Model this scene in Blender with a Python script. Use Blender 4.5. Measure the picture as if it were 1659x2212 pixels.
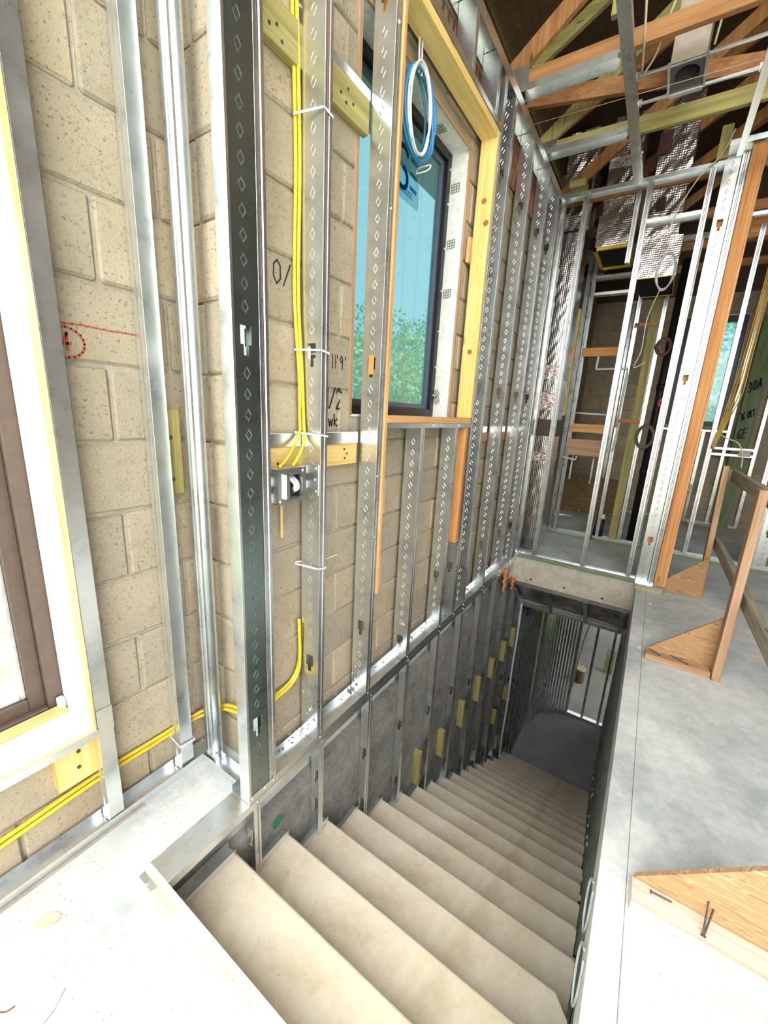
import bpy, bmesh, math, random
from mathutils import Vector, Matrix
random.seed(7)
D = bpy.data
scene = bpy.context.scene
for o in list(D.objects): D.objects.remove(o)
COL = scene.collection

# ------------------------------------------------------------------ camera
W_PX, H_PX, F_PX = 1659, 2212, 873.46
CAM = Vector((0, 0, 1.5))
def cam_axes(p, y, r):
    cy, sy, cp, sp = math.cos(y), math.sin(y), math.cos(p), math.sin(p)
    f = Vector((sy*cp, cy*cp, sp)); rt = Vector((cy, -sy, 0)); up = rt.cross(f)
    cr, sr = math.cos(r), math.sin(r)
    return cr*rt + sr*up, -sr*rt + cr*up, f
RT, UP, FW = cam_axes(-0.24451511, -0.57222648, 0.05172143)
cd = D.cameras.new('camera'); cam = D.objects.new('camera', cd); COL.objects.link(cam)
cd.sensor_fit = 'HORIZONTAL'; cd.sensor_width = 36.0; cd.lens = F_PX/W_PX*36.0
cd.clip_start = 0.02; cd.clip_end = 300
cam.matrix_world = Matrix(((RT.x, UP.x, -FW.x, CAM.x), (RT.y, UP.y, -FW.y, CAM.y), (RT.z, UP.z, -FW.z, CAM.z), (0, 0, 0, 1)))
scene.camera = cam

# ------------------------------------------------------------------ world, exposure
world = D.worlds.new('sky'); scene.world = world; world.use_nodes = True
wn = world.node_tree.nodes; wl = world.node_tree.links; wn.clear()
w_out = wn.new('ShaderNodeOutputWorld'); w_bg = wn.new('ShaderNodeBackground')
w_tc = wn.new('ShaderNodeTexCoord'); w_sep = wn.new('ShaderNodeSeparateXYZ'); w_ramp = wn.new('ShaderNodeValToRGB')
wl.new(w_tc.outputs['Generated'], w_sep.inputs[0]); wl.new(w_sep.outputs['Z'], w_ramp.inputs[0])
w_ramp.color_ramp.elements[0].position = 0.0; w_ramp.color_ramp.elements[0].color = (1.0, 0.985, 0.95, 1)
w_ramp.color_ramp.elements[1].position = 0.7; w_ramp.color_ramp.elements[1].color = (0.93, 0.96, 1.0, 1)
wl.new(w_ramp.outputs[0], w_bg.inputs['Color']); w_bg.inputs['Strength'].default_value = 3.0
wl.new(w_bg.outputs[0], w_out.inputs[0])
sd = D.lights.new('sun', 'SUN'); sd.energy = 12.0; sd.angle = 0.01; sd.color = (1.0, 0.95, 0.86)
sun = D.objects.new('sun', sd); COL.objects.link(sun); sun.rotation_euler = Vector((-0.6, -0.45, -0.8)).to_track_quat('-Z', 'Y').to_euler()
scene.view_settings.view_transform = 'Standard'; scene.view_settings.look = 'None'
scene.view_settings.gamma = 1.0; scene.view_settings.use_curve_mapping = False
scene.view_settings.exposure = 1.3
scene.cycles.max_bounces = 6; scene.cycles.diffuse_bounces = 4; scene.cycles.glossy_bounces = 3; scene.cycles.caustics_reflective = False; scene.cycles.caustics_refractive = False
scene.cycles.adaptive_threshold = 0.015
scene.cycles.transparent_max_bounces = 8; scene.cycles.sample_clamp_indirect = 12.0

# ------------------------------------------------------------------ material helpers
def new_mat(name):
    m = D.materials.new(name); m.use_nodes = True
    nt = m.node_tree; return m, nt, nt.nodes['Principled BSDF']
def N(nt, t, **kw):
    n = nt.nodes.new(t)
    for k, v in kw.items():
        if k in n.inputs: n.inputs[k].default_value = v
        else: setattr(n, k, v)
    return n
def ramp(nt, fac, stops):
    r = nt.nodes.new('ShaderNodeValToRGB'); nt.links.new(fac, r.inputs[0])
    el = r.color_ramp.elements
    while len(el) < len(stops): el.new(0.5)
    for e, (p, c) in zip(el, stops): e.position = p; e.color = (*c, 1)
    return r.outputs[0]
def mix(nt, fac, a, b, mode='MIX'):
    n = nt.nodes.new('ShaderNodeMix'); n.data_type = 'RGBA'; n.blend_type = mode
    for sock, v in ((0, fac), (6, a), (7, b)):
        if isinstance(v, (int, float)): n.inputs[sock].default_value = v
        elif isinstance(v, tuple): n.inputs[sock].default_value = (*v, 1)
        else: nt.links.new(v, n.inputs[sock])
    return n.outputs[2]
def coords(nt, scale=(1, 1, 1), rnd=True):
    tc = nt.nodes.new('ShaderNodeTexCoord'); mp = nt.nodes.new('ShaderNodeMapping')
    nt.links.new(tc.outputs['Object'], mp.inputs[0]); mp.inputs['Scale'].default_value = scale
    if rnd:
        oi = nt.nodes.new('ShaderNodeObjectInfo'); mu = N(nt, 'ShaderNodeMath', operation='MULTIPLY'); mu.inputs[1].default_value = 37.0
        nt.links.new(oi.outputs['Random'], mu.inputs[0]); nt.links.new(mu.outputs[0], mp.inputs['Location'])
    return mp.outputs[0]
def noise(nt, vec, scale, detail=4.0, rough=0.55, dist=0.0):
    n = N(nt, 'ShaderNodeTexNoise'); nt.links.new(vec, n.inputs['Vector'])
    n.inputs['Scale'].default_value = scale; n.inputs['Detail'].default_value = detail
    n.inputs['Roughness'].default_value = rough; n.inputs['Distortion'].default_value = dist
    return n.outputs['Fac']
def bump(nt, bsdf, h, strength=0.3, dist=0.01):
    b = nt.nodes.new('ShaderNodeBump'); b.inputs['Strength'].default_value = strength; b.inputs['Distance'].default_value = dist
    nt.links.new(h, b.inputs['Height']); nt.links.new(b.outputs[0], bsdf.inputs['Normal'])
def plain(name, col, rough=0.6, metal=0.0, **kw):
    m, nt, b = new_mat(name)
    n = noise(nt, coords(nt), 30.0)
    nt.links.new(ramp(nt, n, [(0.3, tuple(c*0.86 for c in col)), (0.7, tuple(min(1, c*1.08) for c in col))]), b.inputs['Base Color'])
    b.inputs['Roughness'].default_value = rough; b.inputs['Metallic'].default_value = metal
    for k, v in kw.items(): b.inputs[k].default_value = v
    return m
WOODS = {'pine': ((0.86, 0.58, 0.20), (0.95, 0.74, 0.36), (0.66, 0.38, 0.12)),
         'edge': ((0.84, 0.58, 0.30), (0.94, 0.80, 0.56), (0.48, 0.20, 0.07)),
         'orange': ((0.62, 0.30, 0.10), (0.78, 0.44, 0.18), (0.36, 0.13, 0.04)),
         'treated': ((0.40, 0.36, 0.13), (0.58, 0.52, 0.24), (0.24, 0.20, 0.07)),
         'old': ((0.46, 0.29, 0.17), (0.62, 0.43, 0.27), (0.27, 0.16, 0.09)),
         'grey': ((0.34, 0.30, 0.22), (0.52, 0.48, 0.38), (0.20, 0.17, 0.12)),
         'truss': ((0.40, 0.20, 0.07), (0.58, 0.33, 0.14), (0.22, 0.10, 0.04)),
         'green': ((0.22, 0.29, 0.15), (0.34, 0.42, 0.25), (0.13, 0.18, 0.09)),
         'pale': ((0.62, 0.52, 0.42), (0.78, 0.72, 0.62), (0.42, 0.32, 0.24)),
         'fir': ((0.66, 0.36, 0.15), (0.86, 0.58, 0.30), (0.45, 0.17, 0.06))}
_wood = {}
def wood(tone, axis=2):
    if (tone, axis) in _wood: return _wood[(tone, axis)]
    c1, c2, c3 = WOODS[tone]
    m, nt, b = new_mat(f'wood_{tone}_{axis}')
    s = [26.0, 26.0, 26.0]; s[axis] = 1.3
    v = coords(nt, tuple(s))
    n1 = noise(nt, v, 1.0, 5.0, 0.6, 0.7)
    s2 = [110.0]*3; s2[axis] = 2.0
    n2 = noise(nt, coords(nt, tuple(s2)), 1.0, 3.0)
    n3 = noise(nt, coords(nt), 3.0, 3.0)
    col = ramp(nt, n1, [(0.25, c3), (0.45, c1), (0.62, c2), (0.8, c1)])
    col = mix(nt, 0.35, col, ramp(nt, n2, [(0.35, c3), (0.65, c2)]))
    col = mix(nt, 0.22, col, ramp(nt, n3, [(0.35, c1), (0.65, c2)]), 'OVERLAY')
    sk = [9.0]*3; sk[axis] = 2.6
    vo = nt.nodes.new('ShaderNodeTexVoronoi'); nt.links.new(coords(nt, tuple(sk)), vo.inputs['Vector']); vo.inputs['Scale'].default_value = 1.0
    kn = ramp(nt, vo.outputs['Distance'], [(0.05, (1, 1, 1)), (0.12, (0, 0, 0))])
    col = mix(nt, kn, col, tuple(c*0.6 for c in c3))
    nt.links.new(col, b.inputs['Base Color']); b.inputs['Roughness'].default_value = 0.72
    bump(nt, b, n2, 0.25, 0.002)
    _wood[(tone, axis)] = m; return m
def galv_mat(name='galvanized_steel', k=(1, 1, 1)):
    m, nt, b = new_mat(name)
    v = coords(nt)
    n = noise(nt, v, 9.0, 5.0, 0.65); n2 = noise(nt, v, 60.0, 2.0)
    col = ramp(nt, n, [(p, tuple(a*q for a, q in zip(c, k))) for p, c in ((0.3, (0.74, 0.78, 0.79)), (0.5, (0.83, 0.87, 0.87)), (0.7, (0.90, 0.92, 0.91)))])
    nt.links.new(col, b.inputs['Base Color'])
    nt.links.new(ramp(nt, n, [(0.3, (0.25,)*3), (0.7, (0.33,)*3)]), b.inputs['Roughness'])
    b.inputs['Metallic'].default_value = 0.94
    bump(nt, b, n2, 0.012, 0.002)
    return m
def foil_mat():
    m, nt, b = new_mat('foil_duct_wrap')
    v = coords(nt)
    vo = nt.nodes.new('ShaderNodeTexVoronoi'); nt.links.new(coords(nt, (1, 1, 1)), vo.inputs['Vector']); vo.inputs['Scale'].default_value = 55.0; vo.inputs['Randomness'].default_value = 0.25
    n = noise(nt, v, 5.0, 6.0, 0.65)
    nt.links.new(ramp(nt, n, [(0.3, (0.62, 0.55, 0.52)), (0.6, (0.86, 0.83, 0.80))]), b.inputs['Base Color'])
    b.inputs['Metallic'].default_value = 1.0; b.inputs['Roughness'].default_value = 0.22
    ad = N(nt, 'ShaderNodeMath', operation='ADD'); nt.links.new(vo.outputs['Distance'], ad.inputs[0]); nt.links.new(n, ad.inputs[1])
    bump(nt, b, ad.outputs[0], 0.35, 0.006)
    return m
def tape_mat():
    m, nt, b = new_mat('printed_foil_tape')
    n = noise(nt, coords(nt, (40, 40, 70)), 1.0, 3.0)
    nt.links.new(ramp(nt, n, [(0.52, (0.86, 0.84, 0.82)), (0.58, (0.45, 0.14, 0.12))]), b.inputs['Base Color'])
    b.inputs['Metallic'].default_value = 0.6; b.inputs['Roughness'].default_value = 0.35
    bump(nt, b, noise(nt, coords(nt), 40.0), 0.5, 0.01); return m
def block_mat():
    m, nt, b = new_mat('concrete_masonry')
    v = coords(nt); oi = nt.nodes.new('ShaderNodeObjectInfo')
    n = noise(nt, v, 4.0, 4.0); n2 = noise(nt, v, 95.0, 4.0, 0.8); n3 = noise(nt, v, 170.0, 2.0)
    col = ramp(nt, n, [(0.3, (0.50, 0.40, 0.26)), (0.7, (0.66, 0.56, 0.40))])
    col = mix(nt, ramp(nt, oi.outputs['Random'], [(0.0, (0, 0, 0)), (1.0, (0.75,)*3)]), col, (0.40, 0.36, 0.27))
    pit = ramp(nt, n2, [(0.36, (1, 1, 1)), (0.42, (0, 0, 0))])
    col = mix(nt, pit, col, (0.20, 0.155, 0.095))
    n5 = noise(nt, v, 9.0, 6.0, 0.75); pit2 = ramp(nt, n5, [(0.33, (0.55,)*3), (0.48, (0, 0, 0))])
    col = mix(nt, pit2, col, (0.33, 0.28, 0.20))
    nt.links.new(col, b.inputs['Base Color']); b.inputs['Roughness'].default_value = 0.95
    ad = N(nt, 'ShaderNodeMath', operation='ADD'); nt.links.new(n2, ad.inputs[0]); nt.links.new(n3, ad.inputs[1])
    bump(nt, b, ad.outputs[0], 0.45, 0.006)
    return m
def concrete_mat(name, c1, c2, c3, sc=2.2, grime=0.5, streak=None, pit=0.31):
    m, nt, b = new_mat(name)
    v = coords(nt, (1, 1, 1) if not streak else streak, rnd=False)
    n = noise(nt, v, sc, 6.0, 0.62, 0.4); n2 = noise(nt, v, sc*7, 5.0, 0.7); n3 = noise(nt, coords(nt, rnd=False), 90.0, 3.0)
    col = ramp(nt, n, [(0.34, c1), (0.5, c2), (0.66, c3)])
    col = mix(nt, grime*0.5, col, ramp(nt, n2, [(0.4, c1), (0.6, c3)]))
    sp = ramp(nt, n3, [(0.26, (1, 1, 1)), (0.31, (0, 0, 0))])
    col = mix(nt, sp, col, tuple(c*0.55 for c in c1))
    nt.links.new(col, b.inputs['Base Color']); b.inputs['Roughness'].default_value = 0.85
    bump(nt, b, n2, 0.25, 0.006)
    return m
def ply_mat(name, c1, c2, axis=0, other=2):
    m, nt, b = new_mat(name)
    s = [3.0]*3; s[axis] = 0.8; s[other] = 9.0
    n = noise(nt, coords(nt, tuple(s)), 2.2, 4.0, 0.6, 1.2)
    w = N(nt, 'ShaderNodeMath', operation='MULTIPLY'); w.inputs[1].default_value = 26.0; nt.links.new(n, w.inputs[0])
    s_ = N(nt, 'ShaderNodeMath', operation='SINE'); nt.links.new(w.outputs[0], s_.inputs[0])
    col = ramp(nt, s_.outputs[0], [(0.1, c2), (0.6, c1), (0.95, tuple(c*0.75 for c in c2))])
    nt.links.new(col, b.inputs['Base Color']); b.inputs['Roughness'].default_value = 0.75
    bump(nt, b, s_.outputs[0], 0.08, 0.002); return m
GALV = galv_mat(); GALVD = galv_mat('shaded_galvanized_steel', (0.36, 0.43, 0.41)); FOIL = foil_mat(); TAPE = tape_mat(); CMU = block_mat()  # GALVD is a darker copy of GALV, dim reflections put into its colour
MORTAR = concrete_mat('mortar', (0.36, 0.32, 0.25), (0.46, 0.42, 0.33), (0.55, 0.51, 0.42), 12.0)
SLAB = concrete_mat('slab_concrete', (0.44, 0.48, 0.455), (0.66, 0.69, 0.65), (0.84, 0.845, 0.795), 2.0, 0.6)
STEP = concrete_mat('stair_concrete', (0.66, 0.54, 0.36), (0.80, 0.69, 0.50), (0.90, 0.81, 0.64), 3.0, 0.45)
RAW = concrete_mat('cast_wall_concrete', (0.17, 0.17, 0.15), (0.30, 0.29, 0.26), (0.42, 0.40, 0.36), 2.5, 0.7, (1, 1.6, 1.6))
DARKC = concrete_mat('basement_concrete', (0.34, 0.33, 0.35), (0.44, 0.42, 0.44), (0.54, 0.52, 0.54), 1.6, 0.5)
FASC = concrete_mat('beam_face', (0.42, 0.35, 0.26), (0.58, 0.52, 0.42), (0.68, 0.63, 0.54), 5.0, 0.6)
PLY = ply_mat('plywood', (0.66, 0.43, 0.24), (0.48, 0.28, 0.13), 0, 2)
PLYDARK = ply_mat('aged_plywood', (0.46, 0.32, 0.16), (0.28, 0.17, 0.07), 0, 2)
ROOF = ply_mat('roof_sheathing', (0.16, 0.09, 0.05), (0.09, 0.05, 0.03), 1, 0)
BLACK = plain('black_aluminium', (0.012, 0.013, 0.015), 0.35)
BROWN = plain('bronze_frame', (0.10, 0.065, 0.05), 0.45)
WHITE = plain('white_primer_and_glare', (0.86, 0.86, 0.82), 0.7)  # painted and plastered whites, plus wood boards bleached by window light
STRAPW = plain('white_plastic', (0.85, 0.85, 0.84), 0.45)
YELLOW = plain('yellow_cable_jacket', (0.88, 0.66, 0.05), 0.4)
CREAM = plain('cream_cable_jacket', (0.80, 0.72, 0.50), 0.5)
BLUE = plain('blue_cable_jacket', (0.06, 0.30, 0.62), 0.4)
TEAL = plain('teal_cable_jacket', (0.02, 0.22, 0.30), 0.4)
DARKPIPE = plain('black_abs_pipe', (0.015, 0.014, 0.014), 0.5)
COPPER = plain('brown_coil', (0.16, 0.07, 0.05), 0.5)
REDP = plain('red_plastic', (0.75, 0.06, 0.07), 0.4)
FOAM = plain('orange_foam', (0.75, 0.26, 0.10), 0.85)
INK = plain('black_marker', (0.02, 0.02, 0.022), 0.7)
REDINK = plain('red_crayon', (0.55, 0.12, 0.05), 0.8)
GREENINK = plain('green_spray_paint', (0.06, 0.24, 0.14), 0.8)
YRIM = plain('yellow_duct_liner', (0.85, 0.60, 0.08), 0.8)
MATTEK = plain('unlit_duct_black', (0.010, 0.008, 0.007), 0.9)  # black plates in this stand in for the unlit duct insides
NAIL = plain('rusty_nail', (0.12, 0.09, 0.07), 0.55, 0.6)
LEAFM = plain('pale_dry_leaf', (0.80, 0.76, 0.45), 0.7)
INSUL = plain('pink_insulation', (0.34, 0.15, 0.09), 0.95)
RUST = plain('rust_stain', (0.55, 0.26, 0.08), 0.8)
def glass_mat(name, tint, dif=0.0, gloss=0.06):
    m = D.materials.new(name); m.use_nodes = True; nt = m.node_tree; nt.nodes.clear()
    out = nt.nodes.new('ShaderNodeOutputMaterial'); tr = nt.nodes.new('ShaderNodeBsdfTransparent'); tr.inputs[0].default_value = (*tint, 1)
    gl = nt.nodes.new('ShaderNodeBsdfGlossy'); gl.inputs['Roughness'].default_value = 0.03
    mx = nt.nodes.new('ShaderNodeMixShader'); mx.inputs[0].default_value = gloss
    nt.links.new(tr.outputs[0], mx.inputs[1]); nt.links.new(gl.outputs[0], mx.inputs[2]); last = mx.outputs[0]
    if dif:
        d = nt.nodes.new('ShaderNodeBsdfTranslucent'); d.inputs[0].default_value = (*tint, 1)
        m2 = nt.nodes.new('ShaderNodeMixShader'); m2.inputs[0].default_value = dif
        nt.links.new(last, m2.inputs[1]); nt.links.new(d.outputs[0], m2.inputs[2]); last = m2.outputs[0]
    nt.links.new(last, out.inputs[0]); return m
FILM = glass_mat('blue_protective_film_glass', (0.235, 0.345, 0.375), 0.2)
CLEAR = glass_mat('clear_glass', (0.92, 0.96, 0.94))
STICK = glass_mat('window_sticker', (0.74, 0.84, 0.88), 0.10, 0.02)
STICKINK = glass_mat('sticker_ink', (0.05, 0.55, 0.72), 0.2, 0.02)

# ------------------------------------------------------------------ object helpers
WLOC = {}
def _link(ob, c, parent):
    COL.objects.link(ob)
    if parent is not None:
        ob.parent = parent; ob.location = c - WLOC[parent.name]
    else: ob.location = c
    WLOC[ob.name] = c
    return ob
def tag(o, label=None, cat=None, group=None, kind=None):
    if label: o['label'] = label
    if cat: o['category'] = cat
    if group: o['group'] = group
    if kind: o['kind'] = kind
    return o
def thing(name, loc, label=None, cat=None, group=None, kind=None):
    o = D.objects.new(name, None); o.empty_display_size = 0.1
    _link(o, Vector(loc), None); return tag(o, label, cat, group, kind or ('thing' if cat else None))
def mk(name, verts, faces, mat, parent=None, smooth=False, solid=0.0, bev=0.0):
    vs = [Vector(v) for v in verts]
    lo = Vector((min(v.x for v in vs), min(v.y for v in vs), min(v.z for v in vs)))
    hi = Vector((max(v.x for v in vs), max(v.y for v in vs), max(v.z for v in vs)))
    c = (lo + hi)/2
    me = D.meshes.new(name); me.from_pydata([v - c for v in vs], [], faces); me.validate()
    if bev > 0:
        bm = bmesh.new(); bm.from_mesh(me)
        bmesh.ops.bevel(bm, geom=[e for e in bm.edges if len(e.link_faces) == 2 and e.calc_face_angle(0) > 0.5], offset=bev, segments=1, affect='EDGES', profile=0.5)
        bm.to_mesh(me); bm.free()
    for m in (mat if isinstance(mat, (list, tuple)) else [mat]): me.materials.append(m)
    if smooth:
        for p in me.polygons: p.use_smooth = True
    ob = D.objects.new(name, me)
    if solid:
        s = ob.modifiers.new('sheet', 'SOLIDIFY'); s.thickness = solid; s.offset = 0
    return _link(ob, c, parent)
BF = [(0, 3, 2, 1), (4, 5, 6, 7), (0, 1, 5, 4), (1, 2, 6, 5), (2, 3, 7, 6), (3, 0, 4, 7)]
def bxv(x0, x1, y0, y1, z0, z1):
    return [(x0, y0, z0), (x1, y0, z0), (x1, y1, z0), (x0, y1, z0), (x0, y0, z1), (x1, y0, z1), (x1, y1, z1), (x0, y1, z1)]
def box(name, b, mat, parent=None, bev=0.002):
    return mk(name, bxv(*b), BF, mat, parent, bev=bev)
class MB:
    def __init__(s): s.v = []; s.f = []
    def add(s, v, f):
        n = len(s.v); s.v += [tuple(q) for q in v]; s.f += [tuple(i + n for i in q) for q in f]; return s
    def box(s, *b): return s.add(bxv(*b), BF)
    def quad(s, *p): return s.add(p, [tuple(range(len(p)))])
    def build(s, name, mat, parent=None, **kw): return mk(name, s.v, s.f, mat, parent, **kw)
def beam_v(p0, p1, w, h, up=(0, 0, 1)):
    p0, p1 = Vector(p0), Vector(p1); d = (p1 - p0).normalized(); s = d.cross(Vector(up)).normalized(); u = s.cross(d).normalized()
    s *= w/2; u *= h/2
    return [p0 - s - u, p0 + s - u, p0 + s + u, p0 - s + u, p1 - s - u, p1 + s - u, p1 + s + u, p1 - s + u]
def beam(name, p0, p1, w, h, mat, parent=None, up=(0, 0, 1), bev=0.002):
    return mk(name, beam_v(p0, p1, w, h, up), BF, mat, parent, bev=bev)
def smooth_path(pts, n=6):
    P = [Vector(p) for p in pts]
    if len(P) < 3: return P
    P = [P[0]*2 - P[1]] + P + [P[-1]*2 - P[-2]]; out = []
    for i in range(1, len(P) - 2):
        a, b, c, d = P[i-1:i+3]
        for k in range(n):
            t = k/n
            out.append(0.5*((2*b) + (c - a)*t + (2*a - 5*b + 4*c - d)*t*t + (3*b - a - 3*c + d)*t**3))
    out.append(P[-2]); return out
def tube_v(pts, r, n=7):
    P = [Vector(p) for p in pts]; V = []; F = []; prev = None
    for i, p in enumerate(P):
        d = (P[min(i+1, len(P)-1)] - P[max(i-1, 0)]).normalized()
        if prev is None: prev = d.orthogonal().normalized()
        u = (prev - d*prev.dot(d)); u = u.normalized() if u.length > 1e-6 else d.orthogonal().normalized(); prev = u; w = d.cross(u)
        for k in range(n):
            a = 2*math.pi*k/n; V.append(p + (u*math.cos(a) + w*math.sin(a))*r)
    for i in range(len(P)-1):
        for k in range(n): F.append((i*n+k, i*n+(k+1) % n, (i+1)*n+(k+1) % n, (i+1)*n+k))
    F.append(tuple(range(n-1, -1, -1))); F.append(tuple((len(P)-1)*n+k for k in range(n)))
    return V, F
def tube(name, pts, r, mat, parent=None, n=7, sm=6):
    V, F = tube_v(smooth_path(pts, sm) if sm else pts, r, n)
    return mk(name, V, F, mat, parent, smooth=True)
def cyl_v(p0, p1, r, n=16): return tube_v([p0, p1], r, n)

# steel members ------------------------------------------------------------
KN_W, KN_H, KN_W2, KN_H2 = 0.040, 0.052, 0.019, 0.030
def stud(parent, o, z0, z1, wd, fd, w=0.092, f=0.036, lip=0.010, holes=(), diamonds=False, name='stud', dz=0.061, mat=None):
    """C stud: web starts at o=(x,y), runs along wd, flanges run along fd."""
    wd = Vector((wd[0], wd[1], 0)); fd = Vector((fd[0], fd[1], 0)); O = Vector((o[0], o[1], 0)); mb = MB()
    pt = lambda a, b, z: O + wd*a + fd*b + Vector((0, 0, z))
    def strip(a0, a1, b0, b1, zz0, zz1): mb.quad(pt(a0, b0, zz0), pt(a1, b1, zz0), pt(a1, b1, zz1), pt(a0, b0, zz1))
    zc = z0
    for h in sorted(holes):
        if h - KN_H2 - KN_H/2 < zc + 0.02 or h + KN_H > z1: continue
        zb, zm, zt = h - KN_H/2 - KN_H2, h - KN_H/2, h + KN_H/2
        strip(0, w, 0, 0, zc, zb)
        m = w/2
        strip(0, m - KN_W2/2, 0, 0, zb, zm); strip(m + KN_W2/2, w, 0, 0, zb, zm)
        strip(0, m - KN_W/2, 0, 0, zm, zt); strip(m + KN_W/2, w, 0, 0, zm, zt)
        zc = zt
    strip(0, w, 0, 0, zc, z1)
    g = 0.0022
    for a, s in ((0, 1), (w, -1)):
        prof = [(0, 0), (0.32*f, 0), (0.42*f, g), (0.58*f, g), (0.68*f, 0), (f, 0)]
        for (b0, i0), (b1, i1) in zip(prof, prof[1:]): strip(a + s*i0, a + s*i1, b0, b1, z0, z1)
        strip(a, a + s*lip, f, f, z0, z1)
    ob = mb.build(name, mat or GALV, parent, solid=0.0012)
    if diamonds:
        dm = MB(); z = z0 + 0.06; nrm = -fd*0.0015
        while z < z1 - 0.05:
            if all(abs(z - (h - 0.012)) > 0.075 for h in holes):
                c = w/2; hw, hh = 0.0150*min(1.0, w/0.09), 0.0225
                oc = [pt(c - hw, 0, z), pt(c, 0, z - hh), pt(c + hw, 0, z), pt(c, 0, z + hh)]
                ctr = pt(c, 0, z)
                mid = [ctr + (q - ctr)*0.72 + nrm for q in oc]; inn = [ctr + (q - ctr)*0.45 - nrm*0.15 for q in oc]
                V = oc + mid + inn; F = []
                for k in range(4):
                    j = (k+1) % 4; F += [(k, j, 4+j, 4+k), (4+k, 4+j, 8+j, 8+k)]
                F.append((8, 9, 10, 11)); dm.add(V, F)
            z += dz
        if dm.v: tag(dm.build('embossed_diamonds', mat or GALV, ob), kind='stuff')
    return ob
def track(parent, p0, p1, wd, ud, w=0.1, h=0.032, name='track'):
    """U track from p0 to p1; web spans wd*w, flanges run along ud*h."""
    p0, p1, wd, ud = Vector(p0), Vector(p1), Vector(wd), Vector(ud); mb = MB()
    a, b = wd*w, ud*h
    mb.quad(p0, p1, p1 + a, p0 + a); mb.quad(p0, p1, p1 + b, p0 + b); mb.quad(p0 + a, p1 + a, p1 + a + b, p0 + a + b)
    return mb.build(name, GALV, parent, solid=0.0014)
def screw(parent, p, n, r=0.005, mat=None):
    p, n = Vector(p), Vector(n); V, F = tube_v([p - n*0.002, p + n*0.0035], r, 8)
    return mk('screw_head', V, F, mat or GALV, parent, smooth=False)

# masonry --------------------------------------------------------------------
_bm = {}
def block_mesh(L, H, T):
    k = (round(L, 3), round(H, 3))
    if k in _bm: return _bm[k]
    me = D.meshes.new('concrete_block'); me.from_pydata([Vector(v) for v in bxv(-L/2, L/2, -T/2, T/2, -H/2, H/2)], [], BF)
    bm = bmesh.new(); bm.from_mesh(me)
    bmesh.ops.bevel(bm, geom=list(bm.edges), offset=0.007, segments=1, affect='EDGES'); 
    for v in bm.verts: v.co += Vector((random.uniform(-1, 1)*0.0025, random.uniform(-1, 1)*0.0015, random.uniform(-1, 1)*0.0025))
    bm.to_mesh(me); bm.free(); me.materials.append(CMU); _bm[k] = me; return me
def block_wall(parent, axis, face, u0, u1, z0, z1, ch, off, T=0.09, sign=1, holes=(), bl=0.406):
    """axis 'x': wall face at x=face, blocks run along y; axis 'y': face at y=face, along x. sign: outward face direction."""
    j = 0.011; row = 0; z = z0
    while z < z1 - 0.02:
        h = min(ch, z1 - z); zc0, zc1 = z, z + h
        u = u0 - ((off + (bl/2 if row % 2 else 0)) % bl)
        while u < u1 - 0.01:
            segs = [(max(u, u0), min(u + bl, u1))]
            for (a, b, c, d) in holes:
                if zc1 - 0.03 > c and zc0 + 0.03 < d:
                    ns = []
                    for s0, s1 in segs:
                        if s1 <= a or s0 >= b: ns.append((s0, s1))
                        else:
                            if s0 < a: ns.append((s0, a))
                            if s1 > b: ns.append((b, s1))
                    segs = ns
            for s0, s1 in segs:
                L = s1 - s0
                if L < 0.035: continue
                me = block_mesh(L - j, h - j, T)
                o = D.objects.new('concrete_block', me); COL.objects.link(o); o.parent = parent
                jit = random.uniform(-0.0025, 0.0025)
                if axis == 'x': c = Vector((face - sign*(T/2) + jit, (s0+s1)/2, (zc0+zc1)/2)); o.rotation_euler.z = math.pi/2 if sign > 0 else -math.pi/2
                else: c = Vector(((s0+s1)/2, face - sign*(T/2) + jit, (zc0+zc1)/2)); o.rotation_euler.z = 0
                o.location = c - WLOC[parent.name]; WLOC[o.name] = c
            u += bl
        z += h; row += 1

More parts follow.
